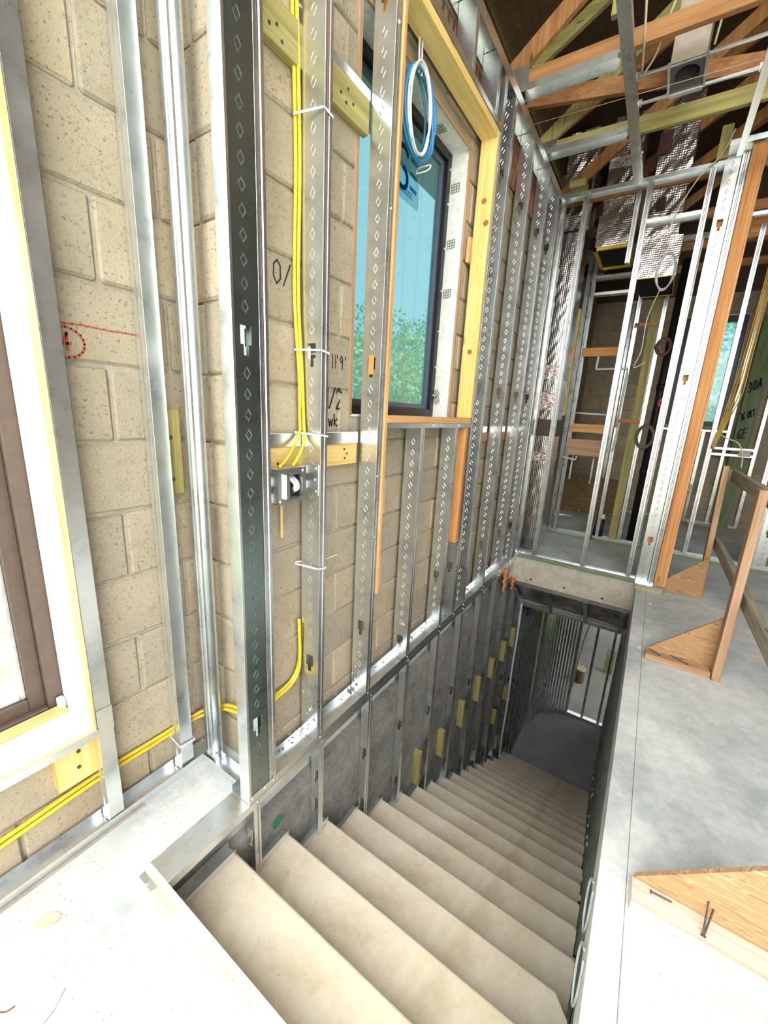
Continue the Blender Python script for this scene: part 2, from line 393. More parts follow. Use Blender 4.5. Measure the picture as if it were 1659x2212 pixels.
# writing ----------------------------------------------------------------------
GL = {'0': [[(.5, 1), (.15, .8), (.1, .3), (.45, 0), (.85, .25), (.85, .8), (.5, 1)]], '1': [[(.5, 1), (.5, 0)]],
      '2': [[(.1, .8), (.4, 1), (.8, .8), (.7, .5), (.1, 0), (.9, .02)]], '3': [[(.1, .9), (.6, 1), (.8, .75), (.4, .53), (.85, .3), (.6, 0), (.1, .08)]],
      '4': [[(.6, 0), (.65, 1), (.05, .35), (.95, .38)]], '6': [[(.75, 1), (.25, .6), (.15, .2), (.5, 0), (.8, .2), (.6, .45), (.2, .35)]],
      '8': [[(.5, .52), (.15, .75), (.5, 1), (.82, .78), (.5, .52), (.12, .22), (.5, 0), (.88, .25), (.5, .52)]],
      '9': [[(.8, .7), (.5, .5), (.2, .7), (.5, 1), (.8, .75), (.7, 0)]], "'": [[(.3, 1), (.25, .75)]], '/': [[(.9, 1), (.1, 0)]],
      'A': [[(0, 0), (.5, 1), (.9, 0)], [(.2, .4), (.75, .4)]], 'R': [[(.1, 0), (.1, 1), (.7, .95), (.7, .6), (.1, .5), (.8, 0)]],
      'K': [[(.1, 0), (.1, 1)], [(.8, 1), (.1, .45), (.85, 0)]], 'T': [[(0, 1), (1, 1)], [(.5, 1), (.5, 0)]], 'G': [[(.9, .85), (.5, 1), (.1, .6), (.2, .1), (.7, 0), (.9, .4), (.55, .4)]],
      'E': [[(.9, 1), (.1, 1), (.1, 0), (.9, 0)], [(.1, .5), (.75, .5)]], 'H': [[(.1, 0), (.1, 1)], [(.9, 0), (.9, 1)], [(.1, .5), (.9, .5)]],
      'k': [[(.1, 0), (.1, 1)], [(.8, .6), (.1, .3), (.85, 0)]], 'w': [[(0, .6), (.25, 0), (.5, .5), (.75, 0), (1, .6)]], '#': [[(.3, 0), (.4, 1)], [(.6, 0), (.7, 1)], [(.1, .35), (.9, .35)], [(.1, .7), (.9, .7)]],
      '>': [[(0, .5), (1, .55)], [(.7, .75), (1, .55), (.75, .3)]], ' ': []}
def strokes(name, lines, org, ux, uy, nrm, width, mat, parent=None):
    mb = MB(); org, ux, uy, nrm = Vector(org), Vector(ux), Vector(uy), Vector(nrm)
    for ln in lines:
        P = [org + ux*a + uy*b for a, b in ln]
        for p, q in zip(P, P[1:]):
            d = (q - p); 
            if d.length < 1e-6: continue
            d.normalize(); s = d.cross(nrm).normalized()*width/2; e = d*width*0.3
            lo = [p - s - e, p + s - e, q + s + e, q - s + e]
            mb.add([v - nrm*0.002 for v in lo] + [v + nrm*0.0008 for v in lo], BF)
    return mb.build(name, mat, parent)
def text_lines(t, h=1.0, adv=0.75, asp=0.55):
    out = []; x = 0
    for ch in t:
        for ln in GL.get(ch, []): out.append([(x + a*asp*h, b*h) for a, b in ln])
        x += (0.35 if ch in "'1" else adv)*h
    return out

# ================================================================== SETTING
SX0, SX1, SY0, SY1 = -1.155, 0.10, 0.467, 4.40        # stairwell opening in the slab
XC_N, XC_S, YRET = -1.475, -1.185, 0.915              # masonry faces: near wall, stair wall, return
TOPZ = 3.43
# upper slab
fl = MB()
fl.box(-1.70, 0.181, -3.5, SY0, -0.22, 0.0)
fl.box(-1.70, SX0, SY0, SY1, -0.22, 0.0)
fl.box(SX1, 0.181, SY0, SY1, -0.22, 0.0)
fl.box(-1.70, 0.181, SY1 + 0.004, 8.4, -0.22, 0.0)
fl.box(0.1835, 4.6, -3.5, 8.4, -0.22, 0.0)
fl.box(0.17, 0.20, -3.5, 8.4, -0.22, -0.008)
floor = fl.build('floor', SLAB); tag(floor, 'pale grey concrete floor slab around the stairwell', None, None, 'structure')
# rough broken lip of the slab in front of the left wall
lip = MB(); random.seed(3)
y = SY0
while y < 0.80:
    L = random.uniform(0.018, 0.04); d = random.uniform(0.004, 0.028)
    z1 = -random.uniform(0.0, 0.012); z0 = -random.uniform(0.05, 0.12)
    lip.add([(SX0, y, z0), (SX0 + d, y, z0), (SX0 + d, y+L, z0), (SX0, y+L, z0), (SX0, y, z1), (SX0 + d*0.4, y, z1), (SX0 + d*0.3, y+L, z1), (SX0, y+L, z1)], BF); y += L*0.9
lip.build('broken_edge', SLAB, floor)
# floor cracks as shallow chips
ck = MB()
for (a, b) in [((-1.03, 0.18), (-0.98, 0.10)), ((-0.99, 0.12), (-0.93, 0.03)), ((-0.92, 0.02), (-0.87, -0.05)), ((-0.72, 0.25), (-0.56, 0.12))]:
    pts = [Vector((a[0] + (b[0]-a[0])*t/5 + random.uniform(-.006, .006), a[1] + (b[1]-a[1])*t/5 + random.uniform(-.006, .006), 0.0006)) for t in range(6)]
    for p, q in zip(pts, pts[1:]):
        w = random.uniform(0.0008, 0.0025); s = (q-p).cross(Vector((0, 0, 1))).normalized()*w
        ck.add([p - s, p + s, q + s*0.6, q - s*0.6], [(0, 1, 2, 3)])
ck.build('crack', plain('crack_shadow', (0.33, 0.31, 0.30), 0.95), floor)

# beam face at the far end of the stairwell
beamface = box('trim_1', (SX0 + 0.02, 0.118, SY1 - 0.02, SY1 + 0.004, -0.27, -0.004), FASC, None, 0.003)
tag(beamface, 'stained tan beam face at the far end of the stairwell', None, None, 'structure')
for xx, zz in [(-0.86, -0.21), (-0.52, -0.21), (-0.16, -0.22)]:
    V, F = cyl_v((xx, SY1 - 0.018, zz), (xx, SY1 - 0.0215, zz), 0.011, 10); mk('bolt_hole', V, F, DARKPIPE, beamface)

# ---- left masonry: near wall with big window opening, return, stair wall with window opening
NW = (-1.40, 0.458, 0.385, 2.98)       # near window opening y0,y1,z0,z1
SW = (1.507, 2.577, 1.475, 3.007)      # stair window opening
wl_ = MB()
Tm = 0.012
wl_.box(-1.675, XC_N - Tm, -3.5, NW[0], 0, TOPZ); wl_.box(-1.675, XC_N - Tm, NW[0], NW[1], 0, NW[2]); wl_.box(-1.675, XC_N - Tm, NW[0], NW[1], NW[3], TOPZ)
wl_.box(-1.675, XC_N - Tm, NW[1], YRET + 0.1, 0, TOPZ)
wall_near = wl_.build('wall_left', MORTAR); tag(wall_near, 'sandy concrete block wall left of the landing, beside the brown window', None, None, 'structure')
ws = MB()
xb = -1.385
ws.box(xb, XC_S - Tm, YRET + Tm, SW[0], 0, TOPZ); ws.box(xb, XC_S - Tm, SW[0], SW[1], 0, SW[2]); ws.box(xb, XC_S - Tm, SW[0], SW[1], SW[3], TOPZ)
ws.box(xb, XC_S - Tm, SW[1], 8.4, 0, TOPZ)
wall_stair = ws.build('wall_stair', MORTAR); tag(wall_stair, 'concrete block wall behind the studs beside the stairwell', None, None, 'structure')
block_wall(wall_near, 'x', XC_N, -2.2, YRET, 0.406 - 2*0.2375 + 0.0, 3.4, 0.2375, 0.0, holes=[NW])
block_wall(wall_stair, 'y', YRET, XC_N + 0.0, XC_S, -0.069, 3.4, 0.2375, 0.1, sign=-1)
block_wall(wall_stair, 'x', XC_S, YRET + 0.09, 4.7, 0.076 - 0.2143 + 0.0, 3.4, 0.2143, 0.19, holes=[SW])

# red crayon level line with circled number, black marker notes on the masonry
nx = (1, 0, 0)
rl = [[(0.515 + 0.25*t/12, 1.700 + random.uniform(-1, 1)*0.0025) for t in range(13)]]
strokes('red_level_line', rl, (XC_N, 0, 0), (0, 1, 0), (0, 0, 1), nx, 0.004, REDINK, wall_near)
circ = [[(0.535 + 0.048*math.cos(a*0.3), 1.648 + 0.042*math.sin(a*0.3)) for a in range(22)]]
strokes('red_circle', circ, (XC_N, 0, 0), (0, 1, 0), (0, 0, 1), nx, 0.0055, REDINK, wall_near)
strokes('red_number', text_lines('14', 0.045, 0.7), (XC_N, 0.508, 1.628), (0, 1, 0), (0, 0, 1), nx, 0.007, REDINK, wall_near)
strokes('marker_note', text_lines("11'9'", 0.055, 0.62), (XC_S, 1.365, 1.665), (0, 1, 0), (0, 0, 1), nx, 0.0045, INK, wall_stair)
strokes('marker_note', text_lines('1/2', 0.085, 0.55), (XC_S, 1.33, 1.50), (0, 1, 0), (0, 0, 1), nx, 0.0065, INK, wall_stair)
strokes('marker_note', text_lines('wk', 0.05, 0.7), (XC_S, 1.36, 1.425), (0, 1, 0), (0, 0, 1), nx, 0.006, INK, wall_stair)
strokes('marker_note', text_lines('0/', 0.075, 0.6), (XC_S, 1.06, 1.91), (0, 1, 0), (0, 0, 1), nx, 0.004, INK, wall_stair)
strokes('marker_ring', [[(1.375 + 0.055*math.cos(a*0.3), 1.255 + 0.06*math.sin(a*0.3)) for a in range(22)], [(1.39, 1.26), (1.37, 1.175)]], (XC_S, 0, 0), (0, 1, 0), (0, 0, 1), nx, 0.006, INK, wall_stair)

# mortar rubble on the ledge behind the bottom track
rb = MB(); random.seed(11)
for k in range(420):
    yy = random.uniform(0.95, 4.2); xx = random.uniform(-1.182, -1.145); s = random.uniform(0.004, 0.016); zz = max(0, (-1.145 - xx))*random.uniform(0.2, 1.6)*random.choice((0.4, 1, 1))
    c = Vector((xx, yy, zz + s*0.3)); V = [c + Vector((random.uniform(-s, s), random.uniform(-s, s), random.uniform(-s, s)*0.7)) for _ in range(4)]
    rb.add(V, [(0, 1, 2), (0, 2, 3), (0, 3, 1), (1, 3, 2)])
tag(rb.build('mortar_rubble', MORTAR), 'crumbled mortar lying on the ledge behind the stair wall track', 'rubble', None, 'stuff')

# ---- window 2: the stair window, black frame, blue film
def frame_rect(name, x0, x1, y0, y1, z0, z1, w, mat, parent):
    m = MB(); m.box(x0, x1, y0, y0+w, z0, z1).box(x0, x1, y1-w, y1, z0, z1).box(x0, x1, y0+w, y1-w, z0, z0+w).box(x0, x1, y0+w, y1-w, z1-w, z1)
    return m.build(name, mat, parent, bev=0.003)
win = thing('window_1', (-1.32, 2.04, SW[2]), 'tall black framed window with blue film beside the stairwell', None, None, 'structure')
frame_rect('frame', -1.375, -1.300, SW[0] + 0.004, SW[1] - 0.004, SW[2] + 0.004, SW[3] - 0.004, 0.045, BLACK, win)
frame_rect('sash', -1.360, -1.325, SW[0] + 0.049, SW[1] - 0.049, SW[2] + 0.049, SW[3] - 0.049, 0.03, plain('slate_gasket', (0.10, 0.12, 0.17), 0.3), win)
pane = box('pane', (-1.348, -1.342, SW[0] + 0.07, SW[1] - 0.07, SW[2] + 0.07, SW[3] - 0.07), FILM, win, 0)
for zz in (1.62, 1.80, 2.02, 2.26, 2.50, 2.74, 2.92):
    screw(win, (-1.299, SW[1] - 0.022, zz), (1, 0, 0), 0.006, STRAPW)
st = box('sticker', (-1.3405, -1.3395, 1.86, 2.27, 2.60, 2.86), STICK, win, 0)
# lettering seen on the sticker: S and E, and the small print lines
sl = [[(2.09 + 0.05*math.cos(a), 2.785 + 0.045*math.sin(a)) for a in [0.2*i for i in range(2, 22)]], [(2.09 + 0.05*math.cos(a), 2.695 + 0.045*math.sin(a)) for a in [math.pi/2 - 0.2*i for i in range(0, 20)]]]
strokes('letter_s', sl, (-1.339, 0, 0), (0, 1, 0), (0, 0, 1), nx, 0.022, STICKINK, st)
strokes('letter_e', [[(2.175, z), (2.235, z - 0.004)] for z in (2.81, 2.745, 2.68)], (-1.339, 0, 0), (0, 1, 0), (0, 0, 1), nx, 0.018, STICKINK, st)
strokes('small_print', [[(1.99, 2.655 - 0.011*k), (2.20, 2.655 - 0.011*k)] for k in range(3)] + [[(2.14, 2.855 - 0.01*k), (2.25, 2.855 - 0.01*k)] for k in range(2)], (-1.339, 0, 0), (0, 1, 0), (0, 0, 1), nx, 0.0025, STICKINK, st)
rv = MB()
rv.box(-1.384, XC_S - 0.004, SW[1] - 0.0035, SW[1] + 0.006, SW[2], SW[3]); rv.box(-1.384, XC_S - 0.004, SW[0] - 0.006, SW[0] + 0.0035, SW[2], SW[3]); rv.box(-1.384, XC_S - 0.004, SW[0], SW[1], SW[3] - 0.0035, SW[3] + 0.006); rv.box(-1.384, XC_S - 0.004, SW[0], SW[1], SW[2] - 0.006, SW[2] + 0.0035)
rv.build('reveal', WHITE, win)
for nm, b in (('buck_edge', (XC_S - 0.006, XC_S + 0.004, SW[1] - 0.012, SW[1] + 0.012, SW[2], SW[3])), ('buck_edge', (XC_S - 0.006, XC_S + 0.004, SW[0] - 0.014, SW[0] + 0.010, SW[2], SW[3])), ('buck_edge', (XC_S - 0.006, XC_S + 0.004, SW[0], SW[1], SW[3] - 0.012, SW[3] + 0.014))):
    box(nm, b, wood('old', 2 if b[5]-b[4] > 0.5 else 1), win)
def mesh_clip(p, u, v, parent):            # perforated metal fixing clip
    p, u, v = Vector(p), Vector(u), Vector(v); m = MB(); n = 3
    for i in range(n+1):
        t = i/n; a = 0.12
        m.quad(p + u*(t-a/2), p + u*(t+a/2), p + u*(t+a/2) + v, p + u*(t-a/2) + v); m.quad(p + v*(t-a/2), p + v*(t+a/2), p + v*(t+a/2) + u, p + v*(t-a/2) + u)
    return m.build('fixing_clip', plain('olive_zinc', (0.42, 0.42, 0.30), 0.5, 0.5), parent, solid=0.0012)
for zz in (2.22, 2.50, 2.80): mesh_clip((-1.29, SW[1] - 0.0045, zz), (0.05, 0, 0.004), (0, -0.0005, 0.045), win)
mesh_clip((-1.292, SW[1] - 0.0045, 1.60), (0.03, 0, 0.03), (-0.022, 0, 0.03), win); mesh_clip((-1.285, SW[1] - 0.0045, 1.56), (0.03, 0, 0.02), (-0.016, 0, 0.04), win)
mesh_clip((-1.29, 2.30, SW[3] - 0.0045), (0.05, 0, 0), (0, 0.06, 0), win); mesh_clip((-1.29, 1.93, SW[3] - 0.0045), (0.05, 0, 0), (0, 0.06, 0), win)

# ---- window 3: near window with bronze frame
w2 = thing('window_2', (-1.6, -0.4, NW[2]), 'big bronze framed window left of the landing', None, None, 'structure')
frame_rect('frame', -1.665, -1.585, NW[0] + 0.01, 0.437, 0.395, NW[3] - 0.012, 0.052, BROWN, w2)
frame_rect('sash', -1.645, -1.61, NW[0] + 0.06, 0.386, 0.446, NW[3] - 0.06, 0.045, BROWN, w2)
frame_rect('glazing_bead', -1.648, -1.625, NW[0] + 0.105, 0.342, 0.491, NW[3] - 0.105, 0.016, plain('silver_bead', (0.55, 0.55, 0.54), 0.4, 0.5), w2)
box('pane', (-1.64, -1.634, NW[0] + 0.11, 0.338, 0.495, NW[3] - 0.11), CLEAR, w2, 0)
wd2 = thing('window_buck', (-1.48, 0.0, 0.39), 'pale wood lining boards around the big bronze window', 'window buck')
box('jamb_board', (-1.582, -1.392, 0.4275, 0.4455, 0.433, NW[3] - 0.02), WHITE, wd2)  # wood board coloured white for its overexposed face
box('jamb_edge', (-1.3915, -1.377, 0.4255, 0.4465, 0.433, NW[3] - 0.02), wood('edge', 2), wd2)
box('sill_board', (-1.582, -1.392, NW[0] + 0.01, 0.4455, 0.4195, 0.4325), WHITE, wd2)  # window glare put into the sill wood as white
box('sill_edge', (-1.3915, -1.377, NW[0] + 0.01, 0.4455, 0.4195, 0.4335), wood('edge', 1), wd2)
box('packing_strip', (-1.574, -1.530, NW[0] + 0.01, 0.42, 0.4328, 0.446), wood('treated', 1), wd2)
box('masonry_packer', (-1.578, -1.56, 0.06, 0.20, 0.4462, 0.456), WHITE, wd2)
box('shim', (-1.580, -1.555, 0.405, 0.424, 0.436, 0.475), WHITE, wd2)

# ---- stairs: one step per tread, rounded nosing, sloped riser
RUN, RISE = 0.2712, 0.191
STL, STR = -1.102, 0.108
stairs = thing('concrete_staircase', (-0.5, SY0, -0.2), 'dusty beige concrete staircase descending between the stud walls', 'staircase')
def step_prof(k):
    y0 = SY0 + (k-1)*RUN; zt = -k*RISE; nz = SY0 + k*RUN
    r = 0.016
    prof = [(y0 - 0.045, zt - RISE - 0.03), (y0 - 0.045, zt - 0.004), (y0 + 0.04, zt + 0.0005), (y0 + 0.16, zt)]
    for i in range(6):
        a = math.pi/2 - i*(math.pi/2 + 0.12)/5
        prof.append((nz - r + r*math.cos(a), zt - r + r*math.sin(a)))
    prof += [(nz - 0.010, zt - 0.045), (nz - 0.050, zt - 0.085), (nz - 0.060, zt - RISE - 0.03)]
    return prof
for k in range(0, 20):
    P = step_prof(k)
    if k == 0: P = [(q[0], q[1]) if q[0] > SY0 - 0.1 else (SY0 - 0.06, q[1]) for q in P]; P[2] = (SY0 - 0.05, 0.0004); P[3] = (SY0 - 0.04, 0.0006)
    n = len(P); xl, xr = STL, STR - (0.004 if k % 2 else 0)
    if k == 0: xl = SX0 + 0.03; xr = SX1 - 0.002
    V = [(xl, a, b) for a, b in P]
    chip = 0.05 if k == 3 else 0.008
    for x_, in ((xr - chip,), (xr,)):
        for a, b in P:
            nose = a > SY0 + k*RUN - 0.05
            V.append((x_, a - (chip*1.1 if (x_ == xr and nose) else 0), b))
    F = [tuple(range(n))[::-1], tuple(range(2*n, 3*n))]
    for s in range(2):
        for i in range(n): j = (i+1) % n; F.append((s*n + i, s*n + j, (s+1)*n + j, (s+1)*n + i))
    mk('step', V, F, STEP, stairs)
# ---- lower level shell
BZ = -3.82
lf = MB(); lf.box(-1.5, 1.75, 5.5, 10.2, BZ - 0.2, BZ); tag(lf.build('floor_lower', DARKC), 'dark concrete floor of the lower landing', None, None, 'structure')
lw = MB(); lw.box(-1.5, -1.105, SY0, 10.2, BZ, -0.22); 
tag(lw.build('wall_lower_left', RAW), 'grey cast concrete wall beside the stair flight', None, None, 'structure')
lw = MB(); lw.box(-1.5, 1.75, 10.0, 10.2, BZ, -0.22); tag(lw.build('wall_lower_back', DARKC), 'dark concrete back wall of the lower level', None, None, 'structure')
lw = MB(); lw.box(1.6, 1.75, -1.0, 7.5, BZ, -0.22).box(1.6, 1.75, 7.5, 9.9, BZ, -3.3).box(1.6, 1.75, 7.5, 9.9, -1.5, -0.22).box(1.6, 1.75, 9.9, 10.2, BZ, -0.22); lw.box(-1.5, 1.75, -1.2, -1.0, BZ, -0.22); tag(lw.build('wall_lower_right', DARKC), 'dark concrete right wall of the lower level with an opening added to let daylight in', None, None, 'structure')  # opening added, and wall set close, to brighten the lower landing
lw = MB(); lw.box(0.125, 0.20, SY0 - 0.4, 7.4, BZ, -0.222); tag(lw.build('wall_lower_stair', plain('unlit_room_dark', (0.10, 0.11, 0.14), 0.8)), 'dark sheet in place of the unlit room behind the right stair studs', None, None, 'structure')  # dark sheet standing for the unlit room beyond these studs
# ---- back wall of the rooms behind
HW = (0.06, 0.86, 1.50, 3.14)
bw = MB(); YB = 8.16
bw.box(-1.4, HW[0], YB + 0.012, YB + 0.2, 0, TOPZ); bw.box(HW[0], HW[1], YB + 0.012, YB + 0.2, 0, HW[2]); bw.box(HW[0], HW[1], YB + 0.012, YB + 0.2, HW[3], TOPZ); bw.box(HW[1], 4.6, YB + 0.012, YB + 0.2, 0, TOPZ)
wall_back = bw.build('wall_back', MORTAR); tag(wall_back, 'concrete block wall at the back of the far rooms', None, None, 'structure')
block_wall(wall_back, 'y', YB, -1.2, 1.9, 0, TOPZ, 0.2143, 0.1, sign=-1, holes=[HW])
w3 = thing('window_3', (0.46, YB, HW[2]), 'small dark framed window with blue film in the far room', None, None, 'structure')
def frame_y(name, x0, x1, y0, y1, z0, z1, w, mat, parent):
    m = MB(); m.box(x0, x0+w, y0, y1, z0, z1).box(x1-w, x1, y0, y1, z0, z1).box(x0+w, x1-w, y0, y1, z0, z0+w).box(x0+w, x1-w, y0, y1, z1-w, z1)
    return m.build(name, mat, parent, bev=0.003)
frame_y('frame', HW[0] + 0.01, HW[1] - 0.01, YB + 0.08, YB + 0.15, HW[2] + 0.01, HW[3] - 0.01, 0.085, BLACK, w3)
box('pane', (HW[0] + 0.09, HW[1] - 0.09, YB + 0.11, YB + 0.116, HW[2] + 0.09, HW[3] - 0.09), FILM, w3, 0)
frame_y('buck', HW[0] - 0.03, HW[1] + 0.03, YB - 0.03, YB + 0.02, HW[2] - 0.03, HW[3] + 0.03, 0.035, wood('old', 2), w3)
frame_y('reveal', HW[0] + 0.004, HW[1] - 0.004, YB - 0.005, YB + 0.08, HW[2] + 0.004, HW[3] - 0.004, 0.012, WHITE, w3)
bk = MB(); bk.box(-1.7, 2.9, -3.0, -2.8, 0, 2.3); tag(bk.build('added_wall_rear', MORTAR), 'unseen low wall added behind the camera to dim sky reflections', None, None, 'structure')  # added out of view so far studs reflect less sky
# ---- roof, and an unseen dark right wall added to keep steel reflections dim
rw = MB(); rw.box(2.75, 2.9, -0.5, 8.2, 0, TOPZ + 1.45); tag(rw.build('added_wall_right', ROOF), 'unseen dark wall added on the far right to shade the room', None, None, 'structure')
RY = -0.5                                # roof cut short behind the camera to let skylight onto the stairs
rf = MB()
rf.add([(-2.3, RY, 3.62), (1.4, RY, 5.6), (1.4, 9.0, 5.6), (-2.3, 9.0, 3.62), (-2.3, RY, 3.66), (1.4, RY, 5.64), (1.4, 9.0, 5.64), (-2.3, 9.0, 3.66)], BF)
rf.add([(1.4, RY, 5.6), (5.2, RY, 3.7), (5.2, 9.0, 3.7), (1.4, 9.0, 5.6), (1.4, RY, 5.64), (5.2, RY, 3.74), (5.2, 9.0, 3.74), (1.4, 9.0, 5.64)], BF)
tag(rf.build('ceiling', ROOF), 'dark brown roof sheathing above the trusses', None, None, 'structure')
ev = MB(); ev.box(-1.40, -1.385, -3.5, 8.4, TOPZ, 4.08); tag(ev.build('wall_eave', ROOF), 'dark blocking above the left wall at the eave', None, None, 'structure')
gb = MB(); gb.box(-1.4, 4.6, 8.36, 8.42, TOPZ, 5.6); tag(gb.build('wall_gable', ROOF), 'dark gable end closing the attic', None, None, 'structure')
g = MB(); g.box(-60, 60, -40, 60, -4.2, -4.15); tag(g.build('ground', concrete_mat('grass_ground', (0.10, 0.16, 0.04), (0.16, 0.24, 0.07), (0.24, 0.30, 0.10), 1.0)), 'green ground outside the house', None, None, 'structure')

# ================================================================== STEEL AND WOOD FRAMING
XF, DEP = -1.052, 0.098
KNZ = (0.415, 1.70, 2.985)
# ---- stud wall beside the stairwell
sw = thing('stair_stud_partition', (-1.1, 0.8, 0.0), 'galvanized steel stud wall standing along the left edge of the stairwell', 'stud wall')
bt = track(sw, (XF + 0.002, 0.785, 0.002), (XF + 0.002, 4.40, 0.002), (-1, 0, 0), (0, 0, 1), 0.103, 0.034, 'bottom_track')
tt = track(sw, (XF + 0.002, 0.78, TOPZ), (XF + 0.002, 4.42, TOPZ), (-1, 0, 0), (0, 0, -1), 0.103, 0.055, 'top_track')
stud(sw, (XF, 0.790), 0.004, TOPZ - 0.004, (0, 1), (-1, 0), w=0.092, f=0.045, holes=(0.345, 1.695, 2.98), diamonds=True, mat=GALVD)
ct = MB(); ct.quad((XF + 0.002, 0.7875, 0.004), (XF - 0.052, 0.7875, 0.004), (XF - 0.052, 0.7875, TOPZ - 0.06), (XF + 0.002, 0.7875, TOPZ - 0.06)); ct.quad((XF + 0.002, 0.7875, 0.004), (XF + 0.002, 0.796, 0.004), (XF + 0.002, 0.796, TOPZ - 0.06), (XF + 0.002, 0.7875, TOPZ - 0.06)); ct.build('lit_flange_strip', GALV, sw, solid=0.0012)  # added bright strip for the end stud's flange that catches the light
stud(sw, (XF, 0.886), 0.004, TOPZ - 0.004, (-1, 0), (0, 1), w=DEP, f=0.034, holes=KNZ)
for yy in (1.165, 1.545, 2.865, 3.318, 3.795, 4.150):
    s = stud(sw, (XF, yy), 0.004, TOPZ - 0.004, (-1, 0), (0, 1), w=DEP, f=0.036, holes=KNZ, diamonds=True)
for yy in (1.968, 2.425):
    stud(sw, (XF, yy), 0.004, 1.422, (-1, 0), (0, 1), w=DEP, f=0.036, holes=(0.13 if yy < 2.2 else 0.415,), diamonds=True)
stud(sw, (XF, 2.648), 0.004, 0.60, (-1, 0), (0, 1), w=DEP, f=0.036, holes=(0.415,), diamonds=False)
stud(sw, (XF, 2.676), 0.004, TOPZ - 0.004, (-1, 0), (0, 1), w=DEP, f=0.034, holes=KNZ)
for yy in (1.82, 2.22, 2.56):
    stud(sw, (XF, yy), 3.135, TOPZ - 0.004, (-1, 0), (0, 1), w=DEP, f=0.036)
stud(sw, (XF, 4.31), 0.004, TOPZ - 0.004, (0, 1), (-1, 0), w=0.09, f=0.04)
track(sw, (XF, 1.588, 1.4455), (XF, 2.66, 1.4455), (-1, 0, 0), (0, 0, -1), 0.098, 0.024, 'sill_track')
track(sw, (XF, 1.588, 3.106), (XF, 2.68, 3.106), (-1, 0, 0), (0, 0, 1), 0.098, 0.030, 'header_track')
for yy in (0.80, 0.862, 0.905, 1.185, 1.565, 1.985, 2.45, 2.69, 2.885, 3.335, 3.81, 4.165): screw(sw, (XF + 0.002, yy, 0.018), (1, 0, 0), 0.0055)
for yy, zz in ((2.11, 1.434), (2.47, 1.434), (1.565, 1.20), (1.565, 0.90), (1.575, 2.3), (1.57, 2.9)): screw(sw, (XF + 0.001, yy, zz), (1, 0, 0), 0.006)
strokes('pen_marks', text_lines('28', 0.022, 0.8) + [[(0.035, 0.010), (0.048, 0.012)], [(0.043, 0.016), (0.049, 0.012), (0.044, 0.008)]], (XF + 0.001, 0.822, 1.446), (0, 1, 0), (0, 0, 1), (1, 0, 0), 0.0018, INK, sw)
strokes('pen_marks', [[(0.868, 1.205), (0.845, 1.200)], [(0.875, 0.468), (0.84, 0.472), (0.834, 0.46)], [(0.88, 0.392), (0.852, 0.394)]], (XF + 0.001, 0, 0), (0, 1, 0), (0, 0, 1), (1, 0, 0), 0.0022, INK, sw)['kind'] = 'stuff'
tp = box('orange_tape', (XF - 0.064, XF - 0.036, 1.5425, 1.5445, 1.655, 1.735), plain('orange_masking_tape', (0.80, 0.34, 0.10), 0.7), sw, 0)
# splashes of plaster on the studs
sp = MB(); random.seed(21)
for k in range(60):
    yy = random.choice((1.163, 1.543, 2.863, 3.316, 2.423, 1.966)); zz = random.choice((random.uniform(0.02, 0.25), random.uniform(3.0, 3.35), random.uniform(0.02, 0.12))); xx = XF - random.uniform(0.02, 0.09); s = random.uniform(0.002, 0.008)
    if yy in (2.423, 1.966) and zz > 1.3: continue
    sp.quad((xx - s, yy - 0.0012, zz), (xx, yy - 0.0012, zz - s*1.4), (xx + s, yy - 0.0012, zz), (xx, yy - 0.0012, zz + s*1.6))
sp.build('plaster_splashes', WHITE, sw)
# ---- wooden lining of the stair window opening
wb = thing('window_lining', (-1.1, 2.1, 0.59), 'yellow pine lining of the rough opening around the blue filmed window', 'window lining')
box('header', (-1.150, -1.052, 1.616, 2.636, 3.060, 3.100), wood('pine', 1), wb)
box('jamb', (-1.152, -1.052, 2.636, 2.668, 1.482, 3.098), wood('pine', 2), wb)
box('jamb_edge', (-1.150, -1.046, 1.590, 1.614, 0.590, 3.098), wood('fir', 2), wb)
box('sill', (-1.178, -1.046, 1.615, 2.640, 1.447, 1.481), wood('fir', 1), wb)
box('trimmer', (-1.145, -1.056, 2.600, 2.645, 0.610, 1.420), wood('orange', 2), wb)
box('packing_block', (-1.172, -1.148, 2.60, 2.66, 2.42, 2.56), wood('fir', 2), wb)
for zz in (1.9, 2.75):
    V, F = cyl_v((-1.10, 2.6365, zz), (-1.10, 2.6352, zz), 0.016, 14); mk('knot', V, F, plain('pine_knot', (0.42, 0.15, 0.05), 0.7), wb)
V, F = cyl_v((-1.075, 2.6365, 2.63), (-1.075, 2.6352, 2.63), 0.017, 14); mk('knot', V, F, plain('pine_knot_b', (0.40, 0.14, 0.05), 0.7), wb)
# ---- insulation above the header
ins = MB(); random.seed(5)
for k in range(46):
    yy = 1.6 + k*0.058; h = random.uniform(0.03, 0.07)
    ins.add([(-1.172, yy, 3.10), (-1.16 + random.uniform(0, 0.02), yy, 3.12), (-1.16 + random.uniform(0, 0.025), yy + 0.03, 3.30 + h), (-1.178, yy + 0.06, 3.38), (-1.172, yy + 0.07, 3.10), (-1.158, yy + 0.06, 3.2)], [(0, 1, 2, 3), (4, 5, 2, 3), (0, 1, 5, 4), (1, 2, 5), (0, 4, 3)])
tag(ins.build('insulation_batt', INSUL), 'ragged reddish insulation tucked above the window header', 'insulation', None, 'stuff')

